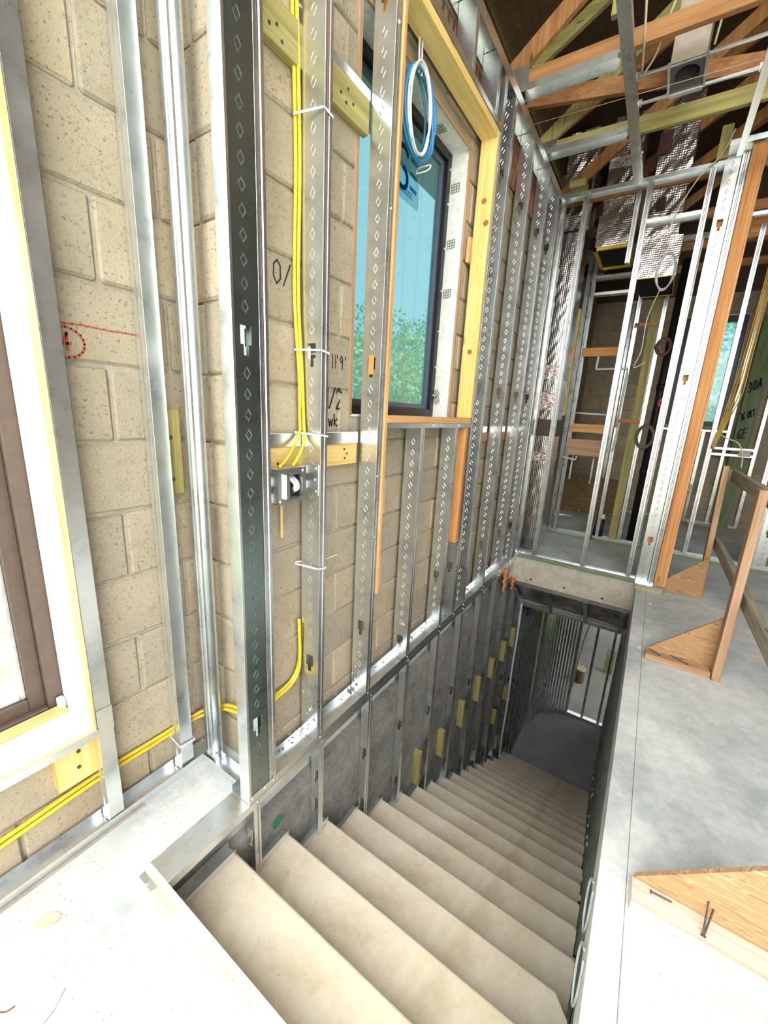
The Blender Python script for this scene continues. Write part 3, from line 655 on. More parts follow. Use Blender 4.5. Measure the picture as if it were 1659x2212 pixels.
# ---- blocking between studs and masonry
def block2x(name, y0, y1, z0, z1, label, x0=-1.183, x1=-1.152, tone='treated', nails=()):
    t = thing(name, ((x0+x1)/2, (y0+y1)/2, z0), label, 'wood block')
    box('board', (x0, x1, y0, y1, z0, z1), wood(tone, 1), t)
    for (ny, nz) in nails: screw(t, (x1, ny, nz), (1, 0, 0), 0.0045, NAIL)
    return t
t = block2x('wood_block', 0.93, 1.535, 2.552, 2.668, 'treated wood blocking high behind the studs, left of the blue window', nails=((1.36, 2.60), (1.39, 2.585), (1.40, 2.63), (1.43, 2.60), (1.06, 2.60), (1.08, 2.57), (1.03, 2.585)))
box('metal_strap', (-1.156, -1.1525, 1.20, 1.54, 2.668, 2.702), GALV, t)
t = block2x('wood_block', 0.93, 1.525, 1.256, 1.347, 'amber wood blocking behind the electrical box', tone='pine', nails=((1.43, 1.325), (1.45, 1.305), (1.435, 1.285), (1.04, 1.29)))
box('metal_strap', (-1.160, -1.1525, 0.93, 1.532, 1.348, 1.401), GALV, t)
t = thing('wood_block', (-1.45, 0.80, 1.16), 'treated wood strip screwed upright to the block wall left of the corner', 'wood block')
box('board', (-1.474, -1.437, 0.776, 0.842, 1.163, 1.468), wood('treated', 2), t)
for zz in (1.37, 1.22): screw(t, (-1.437, 0.80, zz), (1, 0, 0), 0.008, NAIL)
t = thing('wood_block', (-1.44, 0.39, 0.2), 'short cut of pale yellow lumber under the bronze window corner', 'wood block')
box('board', (-1.472, -1.425, 0.335, 0.452, 0.225, 0.390), wood('pine', 2), t)
for yy, zz in ((0.40, 0.345), (0.395, 0.285)): screw(t, (-1.425, yy, zz), (1, 0, 0), 0.006, NAIL)
for i, (y0, y1) in enumerate(((2.72, 3.28), (3.36, 3.76), (3.84, 4.12))):
    t = block2x('wood_block', y0, y1, 1.300, 1.37, ['dim wood blocking behind the stud right of the pine window jamb', 'dim wood blocking in the second bay right of the pine window jamb', 'dim wood blocking in the last bay before the stairwell corner'][i], tone='old')
    box('metal_strap', (-1.160, -1.1525, y0, y1, 1.371, 1.42), GALV, t)

# ---- furring wall in front of the near masonry
nwall = thing('furring_partition', (-1.41, 0.5, 0), 'narrow galvanized furring studs and track on the landing left of the stairs', 'stud wall')
track(nwall, (-1.382, -1.2, 0.002), (-1.382, 0.862, 0.002), (-1, 0, 0), (0, 0, 1), 0.075, 0.030, 'bottom_track')
track(nwall, (-1.380, 0.808, 0.003), (-1.160, 0.808, 0.003), (0, 1, 0), (0, 0, 1), 0.055, 0.030, 'return_track')
stud(nwall, (-1.386, 0.450), 0.006, TOPZ, (0, 1), (-1, 0), w=0.045, f=0.06, lip=0.008)
stud(nwall, (-1.392, 0.722), 0.006, TOPZ, (0, 1), (-1, 0), w=0.050, f=0.055, lip=0.008)
stud(nwall, (-1.366, 0.815), 0.006, TOPZ, (0, 1), (1, 0), w=0.046, f=0.048, lip=0.008)
track(nwall, (-1.380, NW[0], 0.419), (-1.380, 0.452, 0.419), (-1, 0, 0), (0, 0, -1), 0.07, 0.028, 'sill_track')
box('stud_splice', (-1.3845, -1.3825, 0.449, 0.497, 0.395, 0.485), GALV, nwall, 0)
track(nwall, (-1.382, -1.2, TOPZ + 0.002), (-1.382, 0.862, TOPZ + 0.002), (-1, 0, 0), (0, 0, -1), 0.075, 0.030, 'top_track')
shim = MB(); shim.box(-1.380, -1.366, 0.10, 0.56, -0.0, 0.0018); shim.build('mortar_bed', MORTAR, nwall)

# ---- lower stud wall on the stair flight
lwall = thing('lower_stud_partition', (-1.08, 0.8, -3.8), 'narrow steel studs stepping down the concrete wall beside the stair flight', 'stud wall')
def tread_z(y): return -math.floor((y - SY0)/RUN + 1)*RISE
track(lwall, (XF + 0.002, 0.44, -0.001), (XF + 0.002, 4.40, -0.001), (-1, 0, 0), (0, 0, -1), 0.103, 0.032, 'top_track')
tab = MB(); tab.quad((XF - 0.012, 0.442, 0.0), (XF - 0.092, 0.442, 0.0), (XF - 0.088, 0.422, 0.003), (XF - 0.016, 0.422, 0.003)); tab.build('end_tab', GALV, lwall, solid=0.0014)
screw(lwall, (XF - 0.052, 0.430, 0.002), (0, 0, 1), 0.008)
ys = [0.805, 1.180, 1.580, 1.985, 2.43, 2.87, 3.32, 3.76, 4.16, 4.55, 4.95, 5.30, 5.55]
for yy in ys:
    zb = tread_z(yy) + 0.003; zt = -0.03 if yy < 4.35 else -0.30 - max(0, yy - 4.4)*0.8
    stud(lwall, (XF, yy), zb, zt, (-1, 0), (0, 1), w=0.048, f=0.032, lip=0.006, holes=(zb + 0.20, (zb + zt)/2 + 0.1))
    screw(lwall, (XF + 0.002, yy + 0.018, -0.018 if yy < 4.35 else zt - 0.03), (1, 0, 0), 0.0055)
for k in range(1, 20):
    y0 = SY0 + (k-1)*RUN + 0.035; z = -k*RISE + 0.002
    track(lwall, (-1.064, y0, z), (-1.064, y0 + 0.225, z), (-1, 0, 0), (0, 0, 1), 0.048, 0.030, 'tread_track')
yy = 5.75
while yy < 6.7:
    stud(lwall, (XF, yy), BZ + 0.003, -1.2, (-1, 0), (0, 1), w=0.048, f=0.032, lip=0.006); yy += 0.20
strip = thing('white_foam_strip', (-1.045, 4.93, -3.2), 'crooked white strip of sealant running down a lower wall stud', 'sealant')
tube('bead', [(-1.045, 4.99, -0.80), (-1.040, 4.97, -1.2), (-1.044, 4.955, -1.7), (-1.038, 4.95, -2.2), (-1.043, 4.94, -2.7), (-1.04, 4.935, -3.2)], 0.013, STRAPW, strip, 6)
hb = [(2.315, -0.975, -1.27), (2.75, -1.10, -1.36), (3.195, -1.105, -1.38), (3.616, -1.09, -1.37), (4.045, -1.105, -1.345), (4.47, -1.10, -1.36), (4.86, -1.10, -1.36)]
words = ['highest and nearest wood block', 'second wood block from the top of the stairs', 'third wood block from the top of the stairs', 'fourth wood block from the top of the stairs', 'fifth wood block from the top of the stairs', 'sixth wood block from the top of the stairs, in shadow', 'farthest wood block, deep in the stair shadow']
for (yy, zt, zb), wd_ in zip(hb, words):
    t = thing('handrail_block', (-1.08, yy, zb), wd_ + ' on the lower concrete wall', 'wood block', 'handrail blocks on the lower wall')
    box('board', (-1.104, -1.046, yy - 0.019, yy + 0.019, zb, zt), wood('treated', 2), t)
# more small blocks lower down
for i, (yy, zz) in enumerate(((4.45, -2.05), (4.70, -2.62), (4.92, -2.0))):
    t = thing('handrail_block', (-1.08, yy, zz), ['small dark wood block low on the shadowed stair wall', 'lowest wood block just above the last treads', 'dark wood block beside the white sealant strip'][i], 'wood block', 'handrail blocks on the lower wall')
    box('board', (-1.104, -1.045, yy - 0.02, yy + 0.02, zz - 0.2, zz), wood('treated', 2), t)
sprayp = MB(); sprayp.add([(-1.1045, 0.97 + 0.035*math.cos(a*0.5)*random.uniform(.7, 1.2), -0.30 + 0.03*math.sin(a*0.5)*random.uniform(.7, 1.2)) for a in range(12)], [tuple(range(12))])
tag(sprayp.build('spray_paint_mark', GREENINK), 'small green spray paint mark low on the cast concrete wall', 'paint mark')
for i, (yy, z0, z1) in enumerate(((4.015, -0.02, -0.29), (4.36, -0.22, -0.38))):
    t = thing('foam_drip', (-1.045, yy, z1), ['long orange expanding foam drip under the stair wall track', 'short orange expanding foam drip at the stairwell corner'][i], 'foam')
    m = MB(); nn = 10
    P = [Vector((-1.045 + 0.008*math.sin(k*2.1), yy + 0.006*math.cos(k*1.7), z0 + (z1 - z0)*k/nn)) for k in range(nn+1)]
    R_ = [0.030*(1 - k/nn)**0.7 + 0.006 + 0.005*(k % 2) for k in range(nn+1)]
    V = []; F = []
    for p, r in zip(P, R_):
        for j in range(8): a = j*math.pi/4; V.append(p + Vector((math.cos(a)*r*0.7, math.sin(a)*r, 0)))
    for k in range(nn):
        for j in range(8): F.append((k*8+j, k*8+(j+1) % 8, (k+1)*8+(j+1) % 8, (k+1)*8+j))
    mk('drip', V, F, FOAM, t, smooth=True)
# ---- stud wall on the right of the stair flight, under the slab edge
rwall = thing('right_stair_stud_partition', (0.115, 2, -3.8), 'dim steel studs lining the right side of the stair flight under the slab', 'stud wall')
yy = 0.62
while yy < 7.3:
    zb = max(tread_z(yy), BZ) + 0.003
    stud(rwall, (0.1225, yy), zb - 0.1, -0.225, (0, 1), (-1, 0), w=0.034, f=0.010, lip=0.001); yy += 0.19
track(rwall, (0.123, 0.5, -0.224), (0.123, 7.3, -0.224), (-1, 0, 0), (0, 0, -1), 0.014, 0.04, 'top_track')
for k in range(16):
    yy = 1.0 + k*0.30; zz = -0.42 - 0.33*k*0.5 - random.uniform(0, 0.3)
    box('wire_staple', (0.100, 0.112, yy, yy + 0.03, zz, zz + 0.010), STRAPW, rwall, 0)
cl = thing('clear_tube_coil', (0.105, 1.2, -0.2), 'loops of clear plastic tubing hanging under the slab edge', 'tubing')
for k, yy in enumerate((1.10, 1.32)):
    tube('loop', [(0.094, yy, -0.05), (0.086, yy + 0.05, -0.10), (0.086, yy + 0.04, -0.20), (0.092, yy - 0.03, -0.24), (0.096, yy - 0.06, -0.16), (0.096, yy - 0.02, -0.06)], 0.004, plain('milky_tube', (0.6, 0.66, 0.66), 0.2), cl, 6)
# ---- curved stud wall and straight track at the foot of the stairs
cw = thing('curved_stud_partition', (-0.8, 7.1, BZ), 'closely spaced dark studs on a curved track at the foot of the stairs', 'stud wall')
pts = []
for k in range(15):
    a = math.pi - (math.pi/2)*k/14
    pts.append((-0.52 + 0.50*math.cos(a), 6.72 + 0.68*math.sin(a), a))
for (cx, cy, a) in pts:
    stud(cw, (cx, cy), BZ + 0.004, -0.80 - max(0, cy - 5)*0.05, (-math.cos(a), -math.sin(a)), (math.sin(a), -math.cos(a)), w=0.045, f=0.026, lip=0.003)
tr = MB()
for (x0_, y0_, _), (x1_, y1_, _) in zip(pts, pts[1:]): tr.quad((x0_, y0_, BZ + 0.004), (x1_, y1_, BZ + 0.004), (x1_, y1_, BZ + 0.03), (x0_, y0_, BZ + 0.03))
tr.build('curved_track', GALV, cw, solid=0.0014)
lp = thing('lower_partition', (-0.1, 7.42, BZ), 'open steel stud partition on the lower landing with bare track', 'stud wall')
track(lp, (-0.51, 7.40, BZ + 0.002), (0.22, 7.40, BZ + 0.002), (0, 1, 0), (0, 0, 1), 0.09, 0.03, 'bottom_track')
for xx in (-0.51, -0.245, 0.02): stud(lp, (xx, 7.402), BZ + 0.004, -1.0, (0, 1), (1, 0), w=0.088, f=0.036)
track(lp, (-0.25, 7.40, -1.30), (0.06, 7.40, -1.30), (0, 1, 0), (0, 0, -1), 0.09, 0.03, 'header_track')
bb = thing('yellow_bucket', (-0.45, 8.6, BZ), 'small tan container standing on the dark lower floor', 'bucket')
V, F = tube_v([(-0.45, 8.6, BZ), (-0.45, 8.6, BZ + 0.05), (-0.45, 8.6, BZ + 0.3)], 0.10, 14); mk('body', V, F, plain('tan_plastic', (0.16, 0.10, 0.05), 0.7), bb)
V, F = tube_v([(-0.45, 8.6, BZ + 0.30), (-0.45, 8.6, BZ + 0.32)], 0.108, 14); mk('rim', V, F, CREAM, bb)
pl = thing('pallet_block', (0.0, 9.3, BZ), 'dull green board leaning by the back wall below', 'board')
box('board', (-0.05, 0.12, 9.28, 9.34, BZ, BZ + 0.55), wood('green', 2), pl)
tag(tube('blue_hose', [(-0.42, 7.5, -1.75), (-0.3, 7.5, -1.72), (-0.15, 7.5, -1.55), (-0.02, 7.5, -1.40)], 0.014, BLUE), 'blue hose crossing the lower partition in the dark', 'hose')
tag(tube('tan_cord', [(-0.38, 7.35, -1.2), (-0.42, 7.35, -1.5), (-0.34, 7.35, -1.7), (-0.40, 7.35, -2.1), (-0.44, 7.35, -2.6), (-0.46, 7.35, -3.2)], 0.010, CREAM), 'pale cord hanging at the end of the curved stud wall', 'cord')
# ---- sloped bulkhead over the lower flight
bh = thing('bulkhead_frame', (-0.5, 4.7, -0.8), 'dark sloped steel bulkhead frame under the far end of the stairwell', 'bulkhead')
track(bh, (-1.10, 4.40, -0.272), (0.115, 4.40, -0.272), (0, 1, 0), (0, 0, -1), 0.06, 0.045, 'front_track')
track(bh, (-1.10, 4.99, -0.78), (0.115, 4.99, -0.78), (0, 1, 0), (0, 0, -1), 0.06, 0.045, 'back_track')
for xx in (-1.075, -0.68, -0.30, 0.05):
    beam('sloped_stud', (xx, 4.42, -0.30), (xx, 5.0, -0.79), 0.040, 0.06, GALV, bh)
ff = MB(); random.seed(9)
nx_, ny_ = 14, 7
for j in range(ny_+1):
    for i in range(nx_+1):
        t = j/ny_; ff.v.append((-1.08 + 1.18*i/nx_, 4.43 + 0.56*t, -0.30 - 0.49*t + 0.07 + random.uniform(-.015, .015)))
for j in range(ny_):
    for i in range(nx_): a = j*(nx_+1)+i; ff.f.append((a, a+1, a+nx_+2, a+nx_+1))
ff.build('foil_insulation', FOIL, bh)
cb = MB(); cb.box(-1.5, 4.6, 5.05, 12.5, -0.80, -0.76); tag(cb.build('ceiling_lower', DARKC), 'dark ceiling of the lower landing, extended outside to block the sun', None, None, 'structure')  # carried past the outer walls to keep sun off the lower floor

# ---- far partition at the end of the stairwell
fp = thing('far_partition', (-0.4, 4.45, 0), 'open steel stud partition at the far end of the stairwell', 'stud wall')
YF = 4.400
box('sill_plate', (-1.09, 0.080, YF + 0.004, YF + 0.094, 0.001, 0.026), wood('green', 0), fp)
box('sill_plate', (0.084, 0.300, YF - 0.12, YF + 0.02, 0.001, 0.028), wood('treated', 0), fp)
track(fp, (-1.09, YF + 0.002, 0.027), (0.080, YF + 0.002, 0.027), (0, 1, 0), (0, 0, 1), 0.094, 0.030, 'bottom_track')
track(fp, (0.084, YF - 0.12, 0.029), (0.300, YF - 0.12, 0.029), (0, 1, 0), (0, 0, 1), 0.135, 0.026, 'bottom_track')
track(fp, (-1.09, YF + 0.002, 3.478), (0.085, YF + 0.002, 3.478), (0, 1, 0), (0, 0, -1), 0.094, 0.032, 'top_track')
track(fp, (0.087, YF - 0.115, 3.545), (0.70, YF - 0.115, 3.545), (0, 1, 0), (0, 0, -1), 0.135, 0.036, 'top_track')
stud(fp, (-1.09, YF + 0.004), 0.03, 3.47, (0, 1), (1, 0), w=0.09, f=0.04)
for xx in (-0.895, -0.412, -0.002): stud(fp, (xx, YF + 0.004), 0.03, 3.47, (0, 1), (1, 0), w=0.09, f=0.038, holes=(0.45, 1.72))
stud(fp, (0.084, YF + 0.006), 0.03, 3.50, (1, 0), (0, 1), w=0.092, f=0.036, holes=(0.46, 1.90, 3.05), diamonds=True)
stud(fp, (0.182, YF - 0.02), 0.03, 3.50, (0, 1), (1, 0), w=0.09, f=0.042)
box('backing_stud', (0.096, 0.168, YF + 0.050, YF + 0.088, 0.056, 3.47), wood('orange', 2), fp)
track(fp, (-0.375, YF + 0.002, 3.165), (-0.002, YF + 0.002, 3.165), (0, 1, 0), (0, 0, -1), 0.094, 0.030, 'cross_track')
box('wood_post', (0.226, 0.300, YF - 0.075, YF + 0.02, 0.056, 3.512), wood('orange', 2), fp)
box('wood_strip', (0.3005, 0.318, YF - 0.06, YF + 0.02, 0.056, 3.512), wood('fir', 2), fp)
stud(fp, (-0.50, YF + 0.16), 2.9, 3.47, (0, 1), (1, 0), w=0.05, f=0.035)
for xx, zz in ((-0.05, 0.04), (-0.7, 0.04), (0.12, 0.045), (-0.38, 3.46), (-0.85, 3.46), (0.02, 3.46)): screw(fp, (xx, YF + 0.001 if xx < 0.08 else YF - 0.121, zz), (0, -1, 0), 0.005)
box('timber_packer', (-1.01, -0.88, YF - 0.10, YF + 0.06, 3.482, 3.535), wood('treated', 0), fp)
box('timber_packer', (0.02, 0.09, YF - 0.02, YF + 0.10, 3.482, 3.70), wood('treated', 2), fp)
# ---- second partition behind it
sp2 = thing('bathroom_partition', (-0.4, 5.75, 0), 'plumbing stud partition in the room behind the far stairwell wall', 'stud wall')
Y2 = 5.73
box('sill_plate', (-1.1, 0.08, Y2, Y2 + 0.09, 0.001, 0.035), wood('green', 0), sp2)
track(sp2, (-1.1, Y2, 0.036), (0.08, Y2, 0.036), (0, 1, 0), (0, 0, 1), 0.092, 0.03, 'bottom_track')
for xx in (-1.0, -0.94, -0.53, -0.425, -0.175, 0.03): stud(sp2, (xx, Y2 + 0.002), 0.04, 3.44, (0, 1), (1, 0), w=0.088, f=0.036)
for zz in (3.16, 2.98): track(sp2, (-0.905, Y2, zz), (-0.53, Y2, zz), (0, 1, 0), (0, 0, -1), 0.092, 0.03, 'cross_track')
track(sp2, (-1.1, Y2, 3.45), (0.3, Y2, 3.45), (0, 1, 0), (0, 0, -1), 0.092, 0.03, 'top_track')
for nm, b, tone in (('backing_board', (-0.917, -0.535, Y2 - 0.02, Y2 - 0.001, 2.268, 2.365), 'orange'), ('backing_board', (-0.915, -0.531, Y2 - 0.035, Y2 - 0.001, 1.364, 1.468), 'fir'), ('backing_board', (-0.918, -0.535, Y2 - 0.025, Y2 - 0.001, 1.075, 1.279), 'old'), ('backing_board', (-0.427, -0.18, Y2 - 0.02, Y2 - 0.001, 1.507, 1.551), 'orange'), ('backing_board', (-0.416, -0.185, Y2 - 0.02, Y2 - 0.001, 2.568, 2.611), 'orange')):
    box(nm, b, wood(tone, 0), sp2)
box('green_post', (-0.275, -0.19, Y2 + 0.0, Y2 + 0.09, 0.04, 3.44), wood('treated', 2), sp2)
box('yellow_strip', (-1.035, -1.003, Y2 - 0.03, Y2 - 0.005, 1.56, 2.81), wood('pine', 2), sp2)
box('green_board', (-1.10, -1.045, Y2 - 0.05, Y2 - 0.03, 1.40, 3.3), wood('green', 2), sp2)
# hall part of the same line, right of the wood post
hp = thing('hall_partition', (0.9, 5.75, 0), 'steel partition crossing the hall behind the guard rail', 'stud wall')
box('sill_plate', (0.33, 2.7, 5.715, 5.80, 0.001, 0.032), wood('green', 0), hp)
track(hp, (0.33, 5.713, 0.033), (2.7, 5.713, 0.033), (0, 1, 0), (0, 0, 1), 0.09, 0.03, 'bottom_track')
for xx in (0.505, 1.02, 1.10, 1.42, 1.82, 2.25): stud(hp, (xx, 5.715), 0.036, 3.45, (0, 1), (1, 0), w=0.086, f=0.04, diamonds=False, holes=(0.45, 1.72))
stud(hp, (1.14, 5.72), 0.036, 3.45, (1, 0), (0, 1), w=0.092, f=0.036, holes=(0.45, 1.72), diamonds=True)
box('header_beam', (0.43, 1.25, 5.72, 5.80, 3.340, 3.513), wood('orange', 0), hp)
box('header_end', (0.395, 0.43, 5.70, 5.80, 3.335, 3.52), wood('grey', 2), hp)
track(hp, (0.33, 5.713, 3.56), (2.7, 5.713, 3.56), (0, 1, 0), (0, 0, -1), 0.09, 0.03, 'top_track')
ctk = thing('conduit_rack', (0.98, 8.0, 1.1), 'pair of horizontal steel channels with a switch plate in the far hall', 'bracket')
track(ctk, (0.70, 7.98, 1.225), (1.26, 7.98, 1.225), (0, 0, -1), (0, 1, 0), 0.035, 0.02, 'rail'); track(ctk, (0.70, 7.98, 1.135), (1.26, 7.98, 1.135), (0, 0, -1), (0, 1, 0), 0.035, 0.02, 'rail')
box('switch_plate', (1.08, 1.22, 7.965, 7.979, 1.11, 1.20), STRAPW, ctk)
# furring studs on the back wall
bfw = thing('back_furring_partition', (0.4, 8.1, 0), 'slim furring studs against the far block wall', 'stud wall')
track(bfw, (-0.22, 8.06, 0.002), (1.3, 8.06, 0.002), (0, 1, 0), (0, 0, 1), 0.06, 0.03, 'bottom_track')
for xx in (-0.66, -0.30, 0.0, 0.90, 1.26): stud(bfw, (xx, 8.07), 0.006, 3.40, (1, 0), (0, 1), w=0.04, f=0.03)
stud(bfw, (0.60, 8.07), 0.006, 1.46, (1, 0), (0, 1), w=0.04, f=0.03)
track(bfw, (0.05, 8.05, 1.47), (0.90, 8.05, 1.47), (0, 1, 0), (0, 0, -1), 0.06, 0.03, 'sill_track')
gbd = thing('green_treated_board', (1.13, 8.07, 0), 'tall green treated board with black marker writing in the far hall', 'board')
box('board', (0.985, 1.18, 8.013, 8.053, 0.002, 3.05), wood('green', 2), gbd)
strokes('marker_writing', text_lines('30A', 0.13, 0.7), (1.01, 8.012, 2.02), (0.55, 0, 0.32), (-0.1, 0, 1), (0, -1, 0), 0.018, INK, gbd)
strokes('marker_writing', text_lines('36 RKT', 0.10, 0.6), (1.005, 8.012, 1.62), (0.42, 0, 0.22), (-0.1, 0, 1), (0, -1, 0), 0.014, INK, gbd)
strokes('marker_writing', text_lines('GE', 0.14, 0.7), (1.02, 8.012, 1.36), (0.55, 0, 0.15), (0, 0, 1), (0, -1, 0), 0.016, INK, gbd)
pp = thing('plywood_upstand', (-0.75, 7.43, 0), 'knotty plywood sheet standing low across the far bathroom', 'plywood sheet')
box('sheet', (-1.18, -0.30, 7.42, 7.44, 0.002, 0.62), PLYDARK, pp)
for xx, zz in ((-1.08, 0.58), (-0.92, 0.57), (-1.0, 0.05), (-0.85, 0.04), (-0.6, 0.52), (-0.38, 0.05)): screw(pp, (xx, 7.42, zz), (0, -1, 0), 0.010, STRAPW)

# ================================================================== ROOF, CEILING, DUCTS
def roofz(x): return 3.62 + (x + 2.3)*(5.6 - 3.62)/3.7 if x < 1.4 else 5.6 - (x - 1.4)*0.5
def truss(y, label, tone='truss', webs=((-1.15, 3.56, 0.55, 4.80), (0.55, 4.80, 1.6, 3.58), (-0.35, 3.56, -0.35, 4.5)), z=3.47, h=0.085, x0=-1.35, x1=2.7):
    t = thing('roof_truss', (1.4, y + 0.019, z), label, 'truss', 'roof trusses')
    box('bottom_chord', (x0, x1, y, y + 0.038, z, z + h), wood(tone, 0), t)
    for s in (0, 1):
        a = (-1.35, 1.4) if s == 0 else (1.4, 2.7)
        beam('top_chord', (a[0], y + 0.019, roofz(a[0]) - 0.06), (a[1], y + 0.019, roofz(a[1]) - 0.06), 0.038, 0.09, wood(tone, 0), t)
    for (xa, za, xb_, zb) in webs: beam('web', (xa, y + 0.021, za), (xb_, y + 0.021, zb), 0.036, 0.10, wood(tone, 2), t)
    m = MB(); m.box(-1.2, -1.02, y - 0.002, y + 0.040, z + 0.01, z + 0.11); m.build('gusset_plate', GALV, t)
    return t
truss(2.13, 'roof truss nearest the camera above the window header', webs=((-1.15, 3.56, 0.4, 4.75),))
truss(2.958, 'brown roof truss with a diagonal web over the middle of the stairwell')
truss(3.746, 'pale roof truss over the far part of the stairwell', tone='treated', h=0.10)
truss(4.60, 'dark roof truss just behind the far partition', tone='truss'); truss(5.42, 'dark roof truss above the bathroom behind the foil ducts'); truss(6.25, 'dark roof truss over the back of the bathroom'); truss(7.07, 'dark roof truss farthest back near the gable')
brc = thing('truss_brace', (-0.45, 3.67, 3.67), 'long brown lumber brace lying askew between the two main trusses', 'brace')
beam('brace_board', (-1.19, 3.475, 3.72), (0.42, 3.915, 3.72), 0.038, 0.10, wood('truss', 0), brc)
tb = thing('tie_board', (-0.3, 2.9, 3.9), 'upright pale board between the ceiling channels at the top', 'board')
box('board', (-0.62, -0.57, 3.05, 3.09, 3.72, 4.6), wood('treated', 2), tb)
# steel pieces fixed under chords
for i, (y0, lab) in enumerate(((2.93, 'bright steel track piece under the brown truss chord'), (3.625, 'steel track piece under the pale truss chord'))):
    t = thing('chord_track', (-0.8, y0, 3.43), lab, 'steel track')
    track(t, (-1.055, y0, 3.467), (-0.53, y0, 3.467), (0, 1, 0), (0, 0, -1), 0.095, 0.036, 'channel')
    box('end_tab', (-0.535, -0.47, y0 + 0.01, y0 + 0.05, 3.455, 3.466), GALV, t, 0)
def chan_y(name, x0, x1, y0, y1, label):
    t = thing(name, ((x0+x1)/2, y0, 3.43), label, 'steel channel')
    mb = MB(); z0, z1 = 3.432, 3.466
    mb.quad((x0, y0, z0), (x1, y0, z0), (x1, y1, z0), (x0, y1, z0)); mb.quad((x0, y0, z0), (x0, y0, z1), (x0, y1, z1), (x0, y1, z0)); mb.quad((x1, y0, z0), (x1, y0, z1), (x1, y1, z1), (x1, y1, z0))
    xm = (x0+x1)/2; mb.quad((xm - 0.006, y0, z0 - 0.004), (xm + 0.006, y0, z0 - 0.004), (xm + 0.006, y1, z0 - 0.004), (xm - 0.006, y1, z0 - 0.004))
    mb.build('channel', GALV, t, solid=0.0014); return t
chan_y('ceiling_channel', -0.512, -0.452, 1.9, 4.39, 'long grey ceiling channel running toward the middle of the far partition')
chan_y('ceiling_channel', 0.138, 0.176, 1.9, 4.28, 'bright white ceiling channel meeting the far partition at the wood post')
for i, yy in enumerate((3.205, 3.452)):
    t = thing('hanger_bar', (-0.15, yy, 3.46), ['nearer thin hanger bar carrying the square duct boot', 'farther thin hanger bar carrying the square duct boot'][i], 'hanger bar')
    beam('bar', (-0.455, yy, 3.474), (0.145, yy, 3.474), 0.016, 0.014, GALV, t)
    for xx in (-0.45, 0.14): box('end_bracket', (xx - 0.012, xx + 0.012, yy - 0.014, yy + 0.014, 3.462, 3.49), GALV, t, 0)
tag(tube('string_line', [(-1.06, 3.293, 3.455), (0.5, 3.366, 3.455)], 0.0022, plain('pink_string', (0.75, 0.5, 0.42), 0.8), None, 5, 0), 'thin pink string line stretched under the trusses', 'string')
# duct boot with round collar
boot = thing('duct_boot', (-0.21, 3.32, 3.47), 'square sheet metal duct boot with a round dark hole above the stairwell', 'duct boot')
m = MB(); x0, x1, y0, y1 = -0.292, -0.128, 3.19, 3.448
m.quad((x0, y0, 3.47), (x1, y0, 3.47), (x1, y0, 3.95), (x0, y0, 3.95)); m.quad((x0, y1, 3.47), (x1, y1, 3.47), (x1, y1, 3.95), (x0, y1, 3.95)); m.quad((x0, y0, 3.47), (x0, y1, 3.47), (x0, y1, 3.95), (x0, y0, 3.95)); m.quad((x1, y0, 3.47), (x1, y1, 3.47), (x1, y1, 3.95), (x1, y0, 3.95))
m.build('housing', plain('tan_sheet_metal', (0.62, 0.52, 0.42), 0.5, 0.4), boot, solid=0.002)
m = MB(); n = 24; cx, cy = (x0+x1)/2, (y0+y1)/2
for k in range(n):
    a, b = 2*math.pi*k/n, 2*math.pi*(k+1)/n
    def sq(t):
        c, s = math.cos(t), math.sin(t); mxx = max(abs(c)/((x1-x0)/2), abs(s)/((y1-y0)/2)); return (cx + c/mxx, cy + s/mxx)
    m.quad((*sq(a), 3.475), (*sq(b), 3.475), (cx + 0.062*math.cos(b), cy + 0.078*math.sin(b), 3.475), (cx + 0.062*math.cos(a), cy + 0.078*math.sin(a), 3.475))
    m.quad((cx + 0.062*math.cos(a), cy + 0.078*math.sin(a), 3.475), (cx + 0.062*math.cos(b), cy + 0.078*math.sin(b), 3.475), (cx + 0.062*math.cos(b), cy + 0.078*math.sin(b), 3.60), (cx + 0.062*math.cos(a), cy + 0.078*math.sin(a), 3.60))
m.build('round_collar', plain('dark_zinc', (0.16, 0.16, 0.16), 0.5, 0.6), boot, solid=0.002)
box('hole_plate', (x0 + 0.005, x1 - 0.005, y0 + 0.005, y1 - 0.005, 3.60, 3.61), MATTEK, boot, 0)  # black plate for the unlit inside of the boot
frame_b = MB(); frame_b.box(x0 - 0.012, x0, y0 - 0.012, y1 + 0.012, 3.466, 3.476).box(x1, x1 + 0.012, y0 - 0.012, y1 + 0.012, 3.466, 3.476).box(x0, x1, y1, y1 + 0.03, 3.464, 3.476); frame_b.build('flange', GALV, boot)
# foil wrapped ducts
def crinkle_box(name, b, mat, parent, amp=0.008, n=10, taper=None):
    x0, x1, y0, y1, z0, z1 = b; me = MB(); nz = max(4, int((z1 - z0)/0.06)); nn = 6
    ring = [(x0 + (x1-x0)*i/nn, y0) for i in range(nn)] + [(x1, y0 + (y1-y0)*i/nn) for i in range(nn)] + [(x1 - (x1-x0)*i/nn, y1) for i in range(nn)] + [(x0, y1 - (y1-y0)*i/nn) for i in range(nn)]
    for k in range(nz+1):
        z = z0 + (z1-z0)*k/nz
        for (x, y) in ring: me.v.append((x + random.uniform(-amp, amp), y + random.uniform(-amp, amp), z + (random.uniform(-amp, amp) if 0 < k < nz else 0)))
    L = len(ring)
    for k in range(nz):
        for i in range(L): j = (i+1) % L; me.f.append((k*L+i, k*L+j, (k+1)*L+j, (k+1)*L+i))
    me.f.append(tuple(range(nz*L, nz*L+L)))
    return me.build(name, mat, parent)
random.seed(31)
